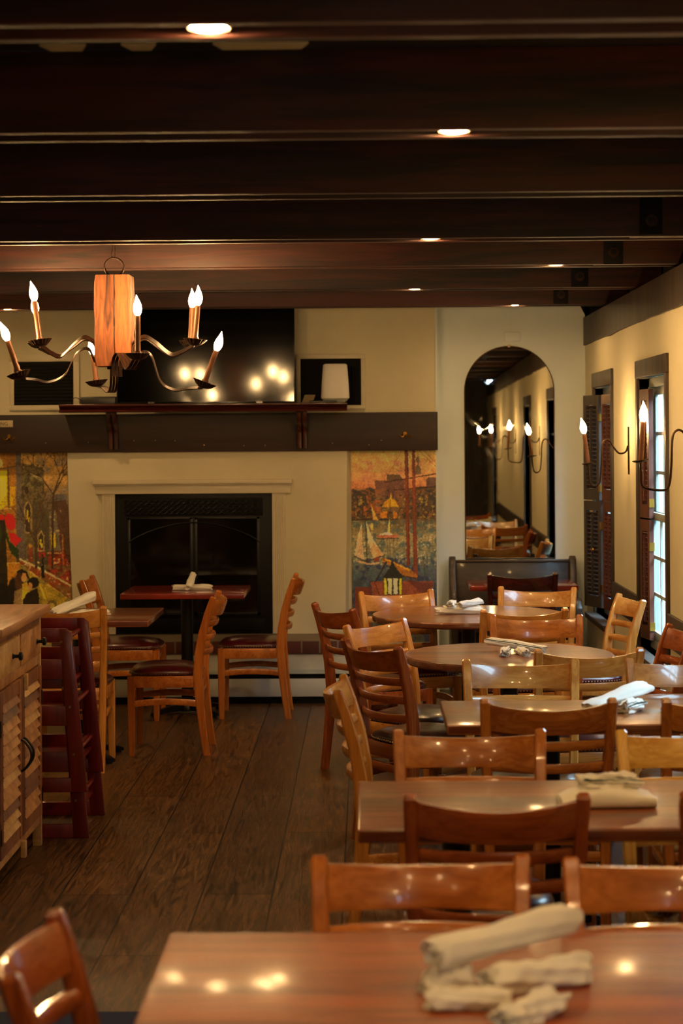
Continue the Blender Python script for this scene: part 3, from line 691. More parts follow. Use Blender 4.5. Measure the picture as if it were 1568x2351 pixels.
P.line([(880, 110), (715, 385)], 4, (90, 66, 44)); P.line([(1140, 90), (1385, 330)], 4, (90, 66, 44)); P.line([(1210, 90), (1385, 280)], 4, (90, 66, 44)); P.line([(985, 130), (1100, 430)], 4, (80, 60, 44)); P.line([(760, 330), (830, 378), (880, 375)], 5, (80, 60, 44))
P.line([(640, 535), (1385, 420)], 15, (58, 36, 30)); P.line([(770, 645), (1385, 600)], 16, (54, 34, 30))
P.poly([(1110, 170), (1135, 175), (1150, 230), (1165, 260), (1130, 240), (1130, 290), (1160, 350), (1165, 430), (1080, 430), (1085, 330), (1110, 280), (1085, 220)], (96, 80, 54), .9)
P.poly([(930, 90), (978, 90), (1000, 1700), (945, 1720)], (96, 44, 28)); P.poly([(1032, 90), (1076, 90), (1106, 1900), (1045, 1900)], (104, 50, 32)); P.line([(950, 100), (965, 1700)], 8, (140, 78, 50), .7); P.line([(1050, 100), (1080, 1900)], 8, (140, 78, 50), .7)
P.poly([(590, 1600), (640, 1600), (1000, 1760), (1100, 1850), (1100, 1890), (840, 1840), (700, 1700), (590, 1640)], (150, 96, 34)); P.line([(640, 1615), (980, 1770)], 16, (196, 150, 50)); P.line([(600, 1660), (900, 1860), (1100, 1890)], 16, (60, 38, 26))
for x in (670, 700, 760): P.line([(x, 1340), (x + 10, 1620)], 4, (60, 50, 40))
P.line([(650, 1660), (500, 1930)], 22, (36, 34, 38))
P.poly([(430, 1930), (1340, 1930), (1290, 2130), (1180, 2260), (560, 2240), (450, 2120)], (126, 66, 44)); P.poly([(930, 1900), (1160, 1940), (1330, 1960), (1200, 2250), (1160, 2100)], (92, 46, 36)); P.line([(480, 1940), (600, 2230)], 10, (70, 38, 28))
P.line([(1200, 1550), (1210, 1950)], 5, (60, 54, 50)); P.line([(1235, 1550), (1240, 1950)], 5, (60, 54, 50)); P.line([(1180, 1550), (1215, 2000)], 5, (60, 54, 50))
P.poly([(195, 2010), (430, 2000), (430, 2850), (190, 2850)], (98, 44, 30)); P.poly([(1180, 2230), (1390, 2150), (1390, 2850), (900, 2850)], (40, 40, 60)); P.poly([(430, 2240), (1180, 2260), (1160, 2850), (430, 2850)], (52, 48, 36)); P.blotch((160, 2250, 1400, 2850), (70, 74, 52), 9, .52, .7)
P.poly([(745, 1610), (765, 1700), (890, 1870), (605, 1870), (700, 1740), (725, 1660)], (30, 34, 30)); P.poly([(605, 1870), (885, 1870), (878, 2120), (615, 2120)], (38, 40, 28))
P.poly([(618, 1885), (655, 1885), (665, 2115), (622, 2115)], (196, 180, 50)); P.poly([(672, 1885), (732, 1885), (732, 2110), (680, 2110)], (206, 196, 130)); P.poly([(752, 1885), (820, 1885), (812, 2110), (756, 2110)], (212, 204, 144)); P.poly([(842, 1885), (876, 1885), (870, 2115), (838, 2115)], (190, 180, 44))
P.grain()
mural('harbour_mural', P, -.100, .462, .33, 1.598, YM - .002, 'painted harbour mural with sailboats right of the chimney')
# town street (drawn on a board whose left part lies beyond the picture)
P = Paint(330, 430, -930, 120, 5.88, 2)
P.vgrad([(120, (150, 118, 62)), (500, (132, 106, 60)), (760, (84, 74, 60)), (1500, (56, 46, 34)), (1800, (80, 66, 30)), (2500, (90, 78, 34)), (2700, (70, 50, 30))])
P.blotch((260, 120, 1000, 700), (96, 92, 84), 20, .55, .6)
P.poly([(-940, 120), (255, 120), (255, 1560), (150, 1600), (-940, 1600)], (120, 84, 34)); P.poly([(-940, 1560), (300, 1560), (300, 2300), (-940, 2300)], (150, 104, 34)); P.poly([(0, 350), (135, 350), (135, 800), (0, 900), (-400, 900), (-400, 350)], (222, 162, 32)); P.poly([(-940, 400), (-520, 400), (-520, 1200), (-940, 1200)], (70, 54, 40)); P.ell(60, 600, 60, 150, (236, 196, 70), .7); P.poly([(170, 560), (245, 560), (245, 800), (170, 830)], (196, 124, 26))
P.line([(150, 300), (160, 860)], 22, (66, 54, 34)); P.line([(0, 330), (250, 300)], 18, (76, 62, 40)); P.line([(0, 860), (250, 850)], 10, (170, 130, 70)); P.line([(130, 1575), (290, 1570)], 8, (180, 150, 90))
P.ell(35, 250, 45, 60, (176, 148, 84)); P.ell(35, 200, 12, 30, (176, 148, 84)); P.line([(-20, 290), (95, 300)], 12, (150, 124, 70))
P.poly([(255, 120), (325, 120), (325, 800), (370, 800), (370, 1530), (290, 1500), (265, 1300)], (78, 72, 66))
P.poly([(325, 330), (440, 290), (460, 260), (490, 260), (520, 290), (635, 340), (635, 620), (620, 760), (480, 760), (480, 1280), (370, 1280), (370, 780), (325, 700)], (82, 74, 48)); P.blotch((325, 270, 640, 760), (48, 44, 32), 7, .5, .8)
P.line([(450, 390), (630, 470)], 12, (130, 118, 80)); P.line([(470, 420), (620, 490)], 8, (130, 118, 80)); P.ell(400, 610, 28, 50, (40, 34, 28)); P.poly([(480, 760), (620, 760), (640, 860), (700, 860), (690, 1620), (500, 1620), (480, 1280)], (62, 56, 42))
for x, y, w, h in ((415, 880, 34, 300), (590, 1270, 32, 150)):
    P.poly([(x - w - 16, y - 60), (x, y - 140), (x + w + 16, y - 60), (x + w + 12, y + h), (x - w - 12, y + h)], (120, 104, 70)); P.poly([(x - w, y - 40), (x, y - 105), (x + w, y - 40), (x + w, y + h - 20), (x - w, y + h - 20)], (48, 40, 34)); P.line([(x - 8, y), (x - 8, y + h * .35)], 20, (214, 156, 34)); P.line([(x + 14, y + h * .3), (x + 14, y + h * .5)], 14, (206, 150, 34))
P.poly([(410, 1340), (475, 1340), (480, 1560), (420, 1570)], (130, 24, 22)); P.ell(443, 1340, 30, 28, (206, 150, 40)); P.line([(395, 1580), (395, 1360), (443, 1300), (490, 1360), (495, 1580)], 12, (104, 92, 62))
P.poly([(740, 760), (930, 740), (940, 800), (1000, 900), (1000, 1900), (930, 1850), (860, 1450), (800, 1400), (740, 900)], (66, 48, 38)); P.poly([(700, 900), (790, 880), (860, 1430), (700, 1440)], (84, 78, 66)); P.poly([(720, 1190), (785, 1190), (785, 1370), (725, 1370)], (206, 140, 34)); P.line([(752, 1190), (752, 1370)], 8, (90, 70, 40)); P.blotch((700, 880, 860, 1200), (150, 130, 90), 6, .58, .7)
P.poly([(800, 660), (940, 670), (940, 740), (760, 750)], (74, 74, 78)); P.poly([(680, 1420), (900, 1420), (980, 1600), (990, 1900), (680, 1680)], (112, 44, 24)); P.blotch((680, 1420, 1000, 1900), (60, 24, 18), 5, .5, .7); P.line([(880, 1200), (890, 1700)], 14, (140, 88, 40)); P.line([(680, 1440), (860, 1440)], 10, (150, 132, 84)); P.poly([(370, 1280), (500, 1280), (500, 1600), (370, 1530)], (78, 70, 46), .6)
P.poly([(290, 1510), (640, 1690), (1000, 1900), (1000, 2120), (620, 1830), (440, 1690), (300, 1590)], (110, 56, 28)); P.line([(300, 1520), (640, 1680), (1000, 1880)], 26, (176, 152, 112)); P.line([(320, 1600), (640, 1830), (1000, 2080)], 14, (186, 150, 70)); P.blotch((290, 1500, 1000, 2100), (176, 150, 110), 6, .64, .8)
P.poly([(300, 1600), (640, 1830), (1000, 2090), (1000, 2650), (300, 2650)], (134, 116, 40)); P.blotch((300, 1600, 1000, 2650), (84, 80, 48), 16, .5, .6); P.ell(730, 2140, 70, 80, (84, 70, 40)); P.ell(725, 2150, 42, 50, (150, 130, 60)); P.line([(640, 2040), (560, 1840)], 20, (206, 176, 60), .6)
def branch(x, y, a, L, w, d):
    x2, y2 = x + math.sin(a) * L, y - math.cos(a) * L; P.line([(x, y), (x2, y2)], w, (58, 44, 30))
    if d:
        for k in (-.55, .1, .6): branch(x2, y2, a + k + br.uniform(-.2, .2), L * .66, max(w * .6, 3), d - 1)
br = random.Random(4); branch(520, 1640, -.02, 420, 26, 4); branch(740, 1100, .05, 430, 30, 4); P.line([(740, 1650), (750, 1000)], 26, (50, 38, 28)); P.line([(510, 1300), (370, 1000), (280, 760)], 16, (54, 42, 30))
P.line([(610, 1750), (608, 1430)], 18, (20, 20, 18)); P.poly([(590, 1600), (630, 1600), (635, 1770), (585, 1770)], (20, 22, 18)); P.blotch((560, 1380, 650, 1520), (130, 30, 24), 5, .4, .9); P.ell(598, 1340, 18, 34, (220, 170, 60))
P.poly([(15, 1000), (110, 1000), (150, 2300), (0, 2300)], (34, 30, 20)); P.poly([(110, 1100), (160, 1280), (290, 1400), (270, 1520), (180, 1440), (120, 1250)], (34, 50, 20)); P.poly([(40, 1050), (0, 1300), (-60, 1560), (0, 1560), (60, 1200)], (40, 54, 22))
P.poly([(95, 960), (140, 915), (210, 930), (250, 1020), (235, 1120), (180, 1150), (130, 1100), (105, 1020)], (178, 32, 34)); P.poly([(150, 1160), (230, 1180), (330, 1270), (240, 1350), (180, 1290)], (166, 30, 34)); P.ell(60, 965, 36, 36, (160, 28, 26)); P.ell(-10, 1000, 40, 50, (160, 28, 26))
P.ell(60, 2060, 190, 220, (22, 18, 14)); P.ell(210, 1960, 70, 200, (26, 20, 16)); P.poly([(250, 1680), (330, 1650), (400, 1690), (430, 1780), (300, 1760)], (26, 22, 18)); P.ell(290, 1820, 60, 120, (60, 40, 26)); P.ell(355, 1760, 36, 60, (186, 120, 70)); P.poly([(330, 1850), (400, 1820), (440, 2000), (380, 2200), (320, 2200)], (176, 140, 44)); P.ell(480, 1830, 80, 70, (24, 20, 18)); P.ell(440, 1880, 30, 50, (176, 116, 70)); P.poly([(400, 1960), (540, 1900), (560, 2060), (540, 2240), (340, 2240), (340, 2060)], (30, 24, 18)); P.poly([(220, 1950), (320, 1900), (330, 2220), (210, 2220)], (110, 92, 64)); P.poly([(-940, 2150), (330, 2220), (330, 2700), (-940, 2700)], (20, 28, 22))
P.grain()
P.im *= 1.22
mural('street_mural', P, -2.905, -1.955, .33, 1.598, YM - .002, 'painted snowy town street mural with a red bow left of the chimney')

# ------------------------------------------------------------------ lamps
def flame_bulb(name, parent, base, d, s=1.0):
    # base point, direction d
    bm = B(); d = Vector(d).normalized(); base = Vector(base)
    prof = [(.006, 0), (.011, .004), (.0165, .016), (.0185, .03), (.0165, .045), (.0115, .060), (.0065, .071), (.003, .081), (.0008, .088)]
    side = d.cross(Vector((0, 1, 0))).normalized()
    pts = [base + d * z * s + side * (.006 * (z / .088) ** 3) * s for r, z in prof]
    tube(bm, pts, [r * s for r, z in prof], 14, up=Vector((0, 1, 0))); return obj(name, bm, MT['bulb'], parent)
def drip_pan(parent, c, d, r=.047):
    bm = B(); d = Vector(d).normalized(); c = Vector(c); n = 36
    a = d.cross(Vector((0, 1, 0))).normalized(); b = d.cross(a)
    secs = []
    for q, h, f in ((.008, -.016, 0), (.5 * r, -.013, 0), (.75 * r, -.006, .03), (r, .012, .14), (r * .97, .0135, .14), (.72 * r, -.002, .03), (.008, -.008, 0)):
        secs.append([c + a * math.cos(2 * PI * k / n) * q * (1 + f * (k % 2)) + b * math.sin(2 * PI * k / n) * q * (1 + f * (k % 2)) + d * h for k in range(n)])
    loft(bm, secs); return obj('drip_pan', bm, MT['bronze'], parent, sharp=.4)
# chandelier
CX, CY = -1.112, 8.3
t = thing('chandelier', 'rustic chandelier of a rough wood block with eight iron arms and candle bulbs', 'chandelier', (CX, CY, 2.41))
inv = Matrix.Translation((-CX, -CY, -2.41))
def cp(o): o.matrix_parent_inverse = inv; return o
bm = B(); rr = random.Random(9); secs = []
for i in range(15):
    z = 2.008 + .402 * i / 14; j = lambda: rr.uniform(-.0025, .0025); h = .080 if 0 < i < 14 else .076
    hy = .072
    secs.append([Vector((CX + x * h + j(), CY + y * hy + j(), z)) for x, y in ((-1, -.9), (-.9, -1), (.10, -1), (.12, -.93), (.14, -1), (.9, -1), (1, -.9), (1, .9), (.9, 1), (-.9, 1), (-1, .9))])
loft(bm, secs); cp(obj('wood_block', bm, MT['block'], t, sharp=.5))
bm = B(); tube(bm, [(CX + .0095, CY - .0725, 2.02), (CX + .007, CY - .0725, 2.2), (CX + .009, CY - .0725, 2.409)], .0022, 6); cp(obj('crack', bm, MT['crack'], t))
bm = B(); tube(bm, [(CX + .041 * math.cos(a), CY + .012 * math.cos(a), 2.449 + .041 * math.sin(a)) for a in [2 * PI * k / 28 for k in range(29)]], .0045, 8, False, up=Vector((0, 1, 0))); cp(obj('ring', bm, MT['bronze'], t))
bm = B(); tube(bm, spline([(CX, CY, 2.409), (CX, CY, 2.418), (CX + .004, CY, 2.412)], 3), .005, 6); tube(bm, spline([(CX - .004, CY + .002, 2.485), (CX - .012, CY, 2.50), (CX - .006, CY, 2.55), (CX - .006, CY, 2.70)], 5), .003, 6); tube(bm, spline([(CX - .004, CY + .002, 2.485), (CX + .004, CY, 2.505), (CX + .004, CY, 2.70)], 5), .003, 6); cp(obj('hanging_hook', bm, MT['bronze'], t))
bm = B(); bx(bm, CX - .03, CX + .03, CY - .03, CY + .03, 1.996, 2.0075); tube(bm, [(CX, CY, 1.996), (CX, CY, 1.97)], .012, 10); cp(obj('bottom_cap', bm, MT['bronze'], t))
def arm(path, cup, top, side, w=.044):
    cup, top = Vector(cup), Vector(top); d = (top - cup).normalized(); L = (top - cup).length
    bm = B(); pts = spline(path + [tuple(cup - d * .014)], 9)
    sv = Vector(side)
    for k in (-1, 0, 1): ribbon(bm, [p + sv.normalized() * k * w * .33 for p in pts], w * .27, .004, side)
    a = cp(obj('arm', bm, MT['bronze'], t))
    drip_pan(a, cup, d)
    bm = B(); tube(bm, [cup - d * .004, cup + d * (L - .088)], [.0125, .0115], 14, up=Vector((0, 1, 0))); bmx = bm; tube(bmx, [cup - d * .002, cup + d * .022], .0155, 14, up=Vector((0, 1, 0))); obj('candle_sleeve', bm, MT['candle'], a)
    flame_bulb('bulb', a, cup + d * (L - .088), d)
yv = (0, 1, .45)
XLf, XRt = CX - .082, CX + .082
def S(x0, y0, z0, cup, hump, dip):
    cx_, cy_, cz_ = cup
    def P(f, z): return (x0 + (cx_ - x0) * f, y0 + (cy_ - y0) * f, z)
    return [(x0, y0, z0 - .07), (x0, y0, z0), P(.10, z0 + hump * .8), P(.22, z0 + hump), P(.38, z0 + hump * .2), P(.62, cz_ - dip), P(.80, cz_ - dip * .8), P(.93, cz_ - .022)]
arm(S(XLf, CY - .03, 2.10, (-1.409, 8.1, 2.106), .035, .055), (-1.409, 8.1, 2.106), (-1.443, 8.1, 2.374), yv)
arm(S(XLf, CY + .03, 2.10, (-1.500, 8.6, 2.122), .035, .05), (-1.500, 8.6, 2.122), (-1.524, 8.6, 2.352), yv)
arm(S(XRt, CY - .03, 2.10, (-.738, 8.1, 2.104), .035, .05), (-.738, 8.1, 2.104), (-.716, 8.1, 2.349), yv)
arm(S(XRt, CY + .03, 2.10, (-.799, 8.55, 2.118), .035, .05), (-.799, 8.55, 2.118), (-.785, 8.55, 2.372), yv)
arm(S(CX + .02, CY - .078, 2.03, (-.968, 7.95, 2.037), .03, .05), (-.968, 7.95, 2.037), (-.966, 7.95, 2.298), (1, .3, 0), .05)
arm([(XLf, CY - .06, 2.03), (-1.22, 8.23, 2.085), (-1.27, 8.2, 2.06), (-1.31, 8.15, 1.97), (-1.37, 8.1, 1.935), (-1.43, 8.07, 1.945)], (-1.49, 8.05, 1.963), (-1.567, 8.05, 2.196), yv, .028)
arm([(CX + .05, CY - .06, 2.0), (-.99, 8.23, 2.065), (-.94, 8.22, 2.05), (-.90, 8.2, 1.94), (-.84, 8.18, 1.90), (-.77, 8.16, 1.905)], (-.704, 8.15, 1.921), (-.619, 8.15, 2.15), yv, .028)
arm([(CX - .02, CY + .078, 2.05), (CX - .02, 8.42, 2.02), (CX - .03, 8.48, 1.93), (-1.17, 8.58, 1.90), (-1.21, 8.68, 1.925)], (-1.258, 8.75, 1.948), (-1.285, 8.75, 2.168), (1, 0, 0), .04)
# wall sconces
def sconce(y, zs, cupx, lean, label, dz=0.0, sc=1.0):
    t = thing('wall_sconce', label, 'wall lamp', (XR, y, zs))
    bm = B(); bx(bm, -.006, -.0005, -.017, .017, -.13, .135); obj('back_plate', bm, MT['bronze'], t, .001)
    bm = B(); c = cupx - XR
    pts = [(-.007, 0, .03), (-.02, 0, -.005), (-.055, 0, -.012), (-.085, 0, .02), (-.105, 0, .055), (-.13, 0, .062), (-.15, 0, .03), (-.156, 0, -.09), (-.165, 0, -.17), (-.19, 0, -.195), (c + .012, 0, -.18), (c + .002, 0, -.12), (c, 0, -.075)]
    tube(bm, spline(pts, 6), .0052, 8, up=Vector((0, 1, 0))); a = obj('arm', bm, MT['bronze'], t)
    d = Vector((lean, 0, 1)).normalized(); cup = Vector((c, 0, -.07))
    bm = B(); secs = []
    for q, h in ((.005, -.006), (.028, -.001), (.037, .004), (.037, .006), (.02, .002), (.005, .001)): secs.append([cup + Vector((q * math.cos(2 * PI * k / 24), q * math.sin(2 * PI * k / 24), h + .15 * q * math.cos(2 * PI * k / 24))) for k in range(24)])
    loft(bm, secs); obj('drip_pan', bm, MT['bronze'], a)
    bm = B(); tube(bm, [cup, cup + d * .17], [.012, .011], 14, up=Vector((0, 1, 0))); obj('candle_sleeve', bm, MT['candle'], a)
    flame_bulb('bulb', a, cup + d * .17, d)
sconce(10.45, 1.60, 1.238, -.13, 'iron candle sconce on the right wall between the two windows')
sconce(8.05, 1.645, 1.178, .07, 'iron candle sconce at the right edge in front of the nearer window')
for y in (4.3, .8): sconce(y, 1.63, 1.19, 0, 'iron candle sconce on the right wall seen only in the mirror')
for o in [o for o in bpy.data.objects if o.get('label', '').endswith('seen only in the mirror')]: o['group'] = 'sconces seen in the mirror'

# ------------------------------------------------------------------ tables
def post_base(t, x, h, spread=.27, rot=0.0, foot='x'):
    bm = B(); tube(bm, [(x, 0, .05), (x, 0, h - .012)], .037, 20); obj('column', bm, MT['black'], t)
    bm = B(); bx(bm, x - .12, x + .12, -.12, .12, h - .012, h); obj('mounting_plate', bm, MT['black'], t)
    bm = B(); lathe(bm, [(.06, .02), (.06, .05), (.045, .07), (.037, .08)], (x, 0, 0))
    for k in range(4 if foot == 'x' else 2):
        a = rot + k * (PI / 2 if foot == 'x' else PI) + (PI / 4 if foot == 'x' else PI / 2)
        d = Vector((math.cos(a), math.sin(a), 0)); s = Vector((-d.y, d.x, 0))
        secs = [rsec(Vector((x, 0, 0)) + d * r + Vector((0, 0, z)), s * w, Vector((0, 0, hh))) for r, z, w, hh in ((.03, .045, .03, .022), (.15, .04, .025, .016), (spread - .03, .026, .022, .012), (spread, .018, .024, .010))]
        loft(bm, secs); lathe(bm, [(.018, 0), (.018, .012)], Vector((x, 0, 0)) + d * (spread - .02), 12)
    obj('base', bm, MT['black'], t)
def rect_table(x0, x1, y0, y1, label, m='tabletop', cols=(0,), th=.033, edge='tabledge', group=None, h=.76, foot='x'):
    t = thing('dining_table', label, 'table', ((x0 + x1) / 2, (y0 + y1) / 2, 0)); w, d = (x1 - x0) / 2, (y1 - y0) / 2
    bm = B(); bx(bm, -w, w, -d, d, h - th, h)
    for f in bm.faces:
        f.normal_update()
        if abs(f.normal.z) < .5: f.material_index = 1
    o = obj('tabletop', bm, [MT[m], MT[edge]], t, .005, seg=3)
    for c in cols: post_base(t, c, h - th, foot=foot)
    return t
def round_table(x, y, r, label, m='tabletop2', h=.76, th=.033):
    t = thing('round_table', label, 'table', (x, y, 0)); bm = B()
    lathe(bm, [(r - .006, h - th), (r, h - th + .006), (r, h - .007), (r - .005, h)], n=96)
    for f in bm.faces:
        if max(v.co.z for v in f.verts) < h - .001: f.material_index = 1
    obj('tabletop', bm, [MT[m], MT['tabledge']], t); post_base(t, 0, h - th); return t
rect_table(-.374, .86, 2.90, 3.508, 'glossy oak table nearest the camera along the bottom edge', 'tabletop', (-.35, .35))
rect_table(-.026, 1.19, 4.42, 5.046, 'rectangular oak table second from the camera, with a crumpled napkin on top', 'tabletop2', (-.36, .36))
rect_table(.254, 1.36, 6.015, 6.575, 'rectangular oak table between the round tables and the front tables', 'tabletop2', (-.2, .35))
round_table(.603, 7.985, .445, 'nearer round oak table with the striped napkin roll on it')
round_table(.53, 9.80, .505, 'farther round oak table in front of the pew and harbour mural')
rect_table(-1.93, -1.115, 9.53, 10.26, 'square brown table at left, partly behind the cabinet', 'tabletop2', (0,))
rect_table(-1.475, -.735, 11.17, 11.80, 'reddish square table right in front of the fireplace', 'redtop', (0,), edge='redtop')
rect_table(.64, 1.31, 11.62, 12.12, 'small red table at the pew below the arched mirror', 'redtop', (0,), edge='redtop')

# ------------------------------------------------------------------ chairs
PP = [(-.222, 0, .019), (-.205, .12, .020), (-.188, .27, .023), (-.178, .42, .025), (-.186, .54, .024), (-.205, .65, .021), (-.235, .76, .018), (-.262, .838, .015), (-.264, .846, .010)]
def yz_at(z):
    for (ya, za, _), (yb, zb, _) in zip(PP, PP[1:]):
        if za <= z <= zb: return ya + (yb - ya) * (z - za) / (zb - za)
    return PP[-1][0]
def xpost(z): return .182 + .006 * z / .42 if z < .42 else .188 + .0155 * (z - .42) / .42
def make_chair():
    t = thing('dining_chair', 'x', 'chair')
    for s in (-1, 1):
        bm = B()
        loft(bm, [rsec((s * xpost(z), y, z), (.0165 if z < .8 else (.0165 if z < .84 else .011), 0, 0), (0, hd, hd * .25 if z > .6 else 0), .28) for y, z, hd in [(a, b, c) for a, b, c in [(p[0], p[1], p[2]) for p in PP]]])
        obj('back_post', bm, WOODS['honey'][1], t, sharp=.55)
        bm = B()
        loft(bm, [rsec((s * x, .178, z), (w, 0, 0), (0, w, 0), .22) for x, z, w in ((.184, 0, .014), (.183, .02, .0165), (.180, .26, .020), (.179, .422, .021))])
        obj('front_leg', bm, WOODS['honey'][1], t, sharp=.55)
    n = 18
    def rail(name, zt, zb, th, bow, sag, sag2):
        bm = B(); secs = []
        for i in range(n + 1):
            u = -1 + 2 * i / n; q = 1 - u * u
            z1, z0 = zt - sag * q, zb - sag2 * q; zc = (z0 + z1) / 2
            ym = yz_at((zt + zb) / 2); slope = (yz_at(zt) - yz_at(zb)) / (zt - zb)
            x = u * (xpost((zt + zb) / 2) - .012); c = Vector((x, ym - bow * q, zc))
            tang = Vector((xpost(zt), bow * 2 * u, 0)).normalized(); nr = Vector((-tang.y, tang.x, 0))
            up = Vector((0, slope, 1)); secs.append(rsec(c, nr * th / 2, up * (z1 - z0) / 2, .3 if z1 - z0 > .05 else .45))
        loft(bm, secs); return obj(name, bm, WOODS['honey'][0], t, sharp=.8)
    rail('crest_rail', .830, .742, .020, .058, .017, .008)
    for z in (.697, .622, .545): rail('back_slat', z + .016, z - .016, .019, .048, .003, .003)
    # seat frame
    bm = B()
    bx(bm, -.158, .158, .163, .185, .362, .424)
    for s in (-1, 1):
        secs = []
        for i in range(9):
            u = i / 8; y = -.155 + .315 * u; x = s * (.186 + .008 * math.sin(PI * u)); secs.append([(x - .011, y, .362), (x + .011, y, .362), (x + .011, y, .424), (x - .011, y, .424)])
        loft(bm, secs)
    bx(bm, -.17, .17, -.19, -.168, .362, .424)
    obj('seat_frame', bm, WOODS['honey'][0], t, .003)
    # seat pad: superellipse dome
    bm = B(); N = 48
    def ring(f, z, e=4.0):
        out = []
        for k in range(N):
            a = 2 * PI * k / N; ca, sa = math.cos(a), math.sin(a)
            r = (abs(ca) ** e + abs(sa) ** e) ** (-1 / e); x, y = r * ca * .203 * f, r * sa * .192 * f
            x *= 1 - .06 * (1 if y < 0 else 0) * (-y / .192)
            out.append(Vector((x, y + .006, z)))
        return out
    loft(bm, [ring(.96, .4245), ring(1.0, .430), ring(1.005, .438), ring(.98, .449), ring(.88, .462, 3.2), ring(.66, .473, 2.6), ring(.36, .479, 2.2), ring(.08, .481, 2)])
    obj('seat_pad', bm, MT['burg'], t, sharp=1.0)
    bm = B(); base = ring(1.012, .434)
    L = []; M_ = 88
    per = [0]
    for k in range(N): per.append(per[-1] + (base[(k + 1) % N] - base[k]).length)
    for m in range(M_):
        d = per[-1] * m / M_; k = next(i for i in range(N) if per[i + 1] >= d); f = (d - per[k]) / (per[k + 1] - per[k]); c = base[k].lerp(base[(k + 1) % N], f)
        bmesh.ops.create_icosphere(bm, subdivisions=1, radius=.0042, matrix=Matrix.Translation(c))
    obj('nailhead_trim', bm, MT['nail'], t)
    for s in (-1, 1):
        bm = B(); secs = []
        for i in range(9):
            u = i / 8; y = -.18 + .345 * u; x = s * (.183 + .008 * math.sin(PI * u)); z = .275 + .012 * math.sin(PI * u); secs.append(rsec((x, y, z), (.009, 0, 0), (0, 0, .017), .3))
        loft(bm, secs); obj('stretcher', bm, WOODS['honey'][0], t)
    for y, z in ((-.185, .325), (.178, .225)):
        bm = B(); loft(bm, [rsec((x, y, z), (0, .009, 0), (0, 0, .016), .3) for x in (-.17, 0, .17)]); obj('stretcher', bm, WOODS['honey'][0], t)
    return t
proto = make_chair(); used = [False]
def chair(x, y, rz, tone, seat, label):
    t = proto if not used[0] else copy_tree(proto); used[0] = True
    t.location = (x, y, 0); t.rotation_euler = (0, 0, math.radians(rz)); t['label'] = label; t['group'] = 'ladder-back dining chairs'
    for c in [o for o in bpy.data.objects if o.parent == t]:
        sl = c.material_slots[0]; sl.link = 'OBJECT'; k = c.name.split('.')[0]
        sl.material = MT['nail'] if k == 'nailhead_trim' else MT[seat] if k == 'seat_pad' else WOODS[tone][1 if k in ('back_post', 'front_leg') else 0]
    return t
CH = [
 (.103, 3.50, 180, 'orange', 'burg', 'orange-brown ladder-back chair behind the nearest table, left of its neighbour'),
 (.605, 3.475, 180, 'orange', 'burg', 'orange-brown ladder-back chair behind the nearest table, cut off by the right edge'),
 (.301, 4.660, 0, 'red', 'blackv', 'reddish dark chair with its back to the camera at the second table'),
 (.95, 4.67, 0, 'red', 'blackv', 'dark chair at the second table, only its left post inside the right edge'),
 (.29, 5.115, 180, 'mid', 'burg', 'brown chair facing the camera on the far side of the second table, left one'),
 (.925, 5.09, 180, 'light', 'burg', 'pale yellow chair on the far side of the second table, cut by the right edge'),
 (.578, 6.255, 0, 'mid', 'blackv', 'dark brown chair with its back to the camera at the third table'),
 (1.155, 6.245, 0, 'mid', 'blackv', 'brown chair back at the right edge beside the third table'),
 (.168, 6.43, -92, 'honey', 'brownv', 'honey chair in profile at the left end of the third table'),
 (.567, 6.80, 178, 'honey', 'blackv', 'honey wood chair facing the camera between the third table and nearer round table'),
 (1.19, 6.81, 180, 'mid', 'brownv', 'brown chair facing the camera at the right wall behind the third table'),
 (.851, 7.66, 5.4, 'honey', 'burg', 'honey chair with its curved back to the camera at the nearer round table'),
 (.236, 7.82, -57.9, 'red', 'brownv', 'reddish chair angled at the left of the nearer round table, front one'),
 (.239, 8.385, -129, 'honey', 'brownv', 'honey chair at the left of the nearer round table, facing right toward the camera'),
 (.785, 8.56, 178, 'mid', 'burg', 'brown chair facing the camera behind the nearer round table'),
 (1.105, 8.15, 95, 'red', 'burg', 'reddish chair with its back to the right wall by the nearer window'),
 (.722, 9.39, 10, 'honey', 'burg', 'chair with its back to the camera at the farther round table'),
 (.06, 9.49, -61.3, 'red', 'burg', 'reddish chair angled at the near left of the farther round table'),
 (.245, 10.02, -160.4, 'honey', 'burg', 'light chair in front of the harbour mural facing the camera'),
 (.895, 10.19, 168, 'honey', 'burg', 'light honey chair behind the farther round table in front of the red table'),
 (1.12, 9.755, 99.6, 'honey', 'burg', 'honey chair with its back to the right wall between the windows'),
 (.960, 11.82, 0, 'mahog', 'brownv', 'dark mahogany ladder-back chair at the small red pew table'),
 (-1.08, 10.145, 90, 'orange', 'burg', 'chair with a burgundy seat in profile facing left, in front of the fireplace table'),
 (-.70, 11.43, 90, 'orange', 'burg', 'chair with a burgundy seat in profile at the right of the fireplace table'),
 (-1.44, 11.37, -90, 'orange', 'burg', 'chair facing right at the left end of the fireplace table'),
 (-1.53, 9.67, 0, 'honey', 'burg', 'chair with its back to the camera behind the red high chairs'),
 (-.30, 3.133, -90, 'red', 'burg', 'blurred reddish chair in the bottom left corner'),
]
for c in CH: chair(*c)

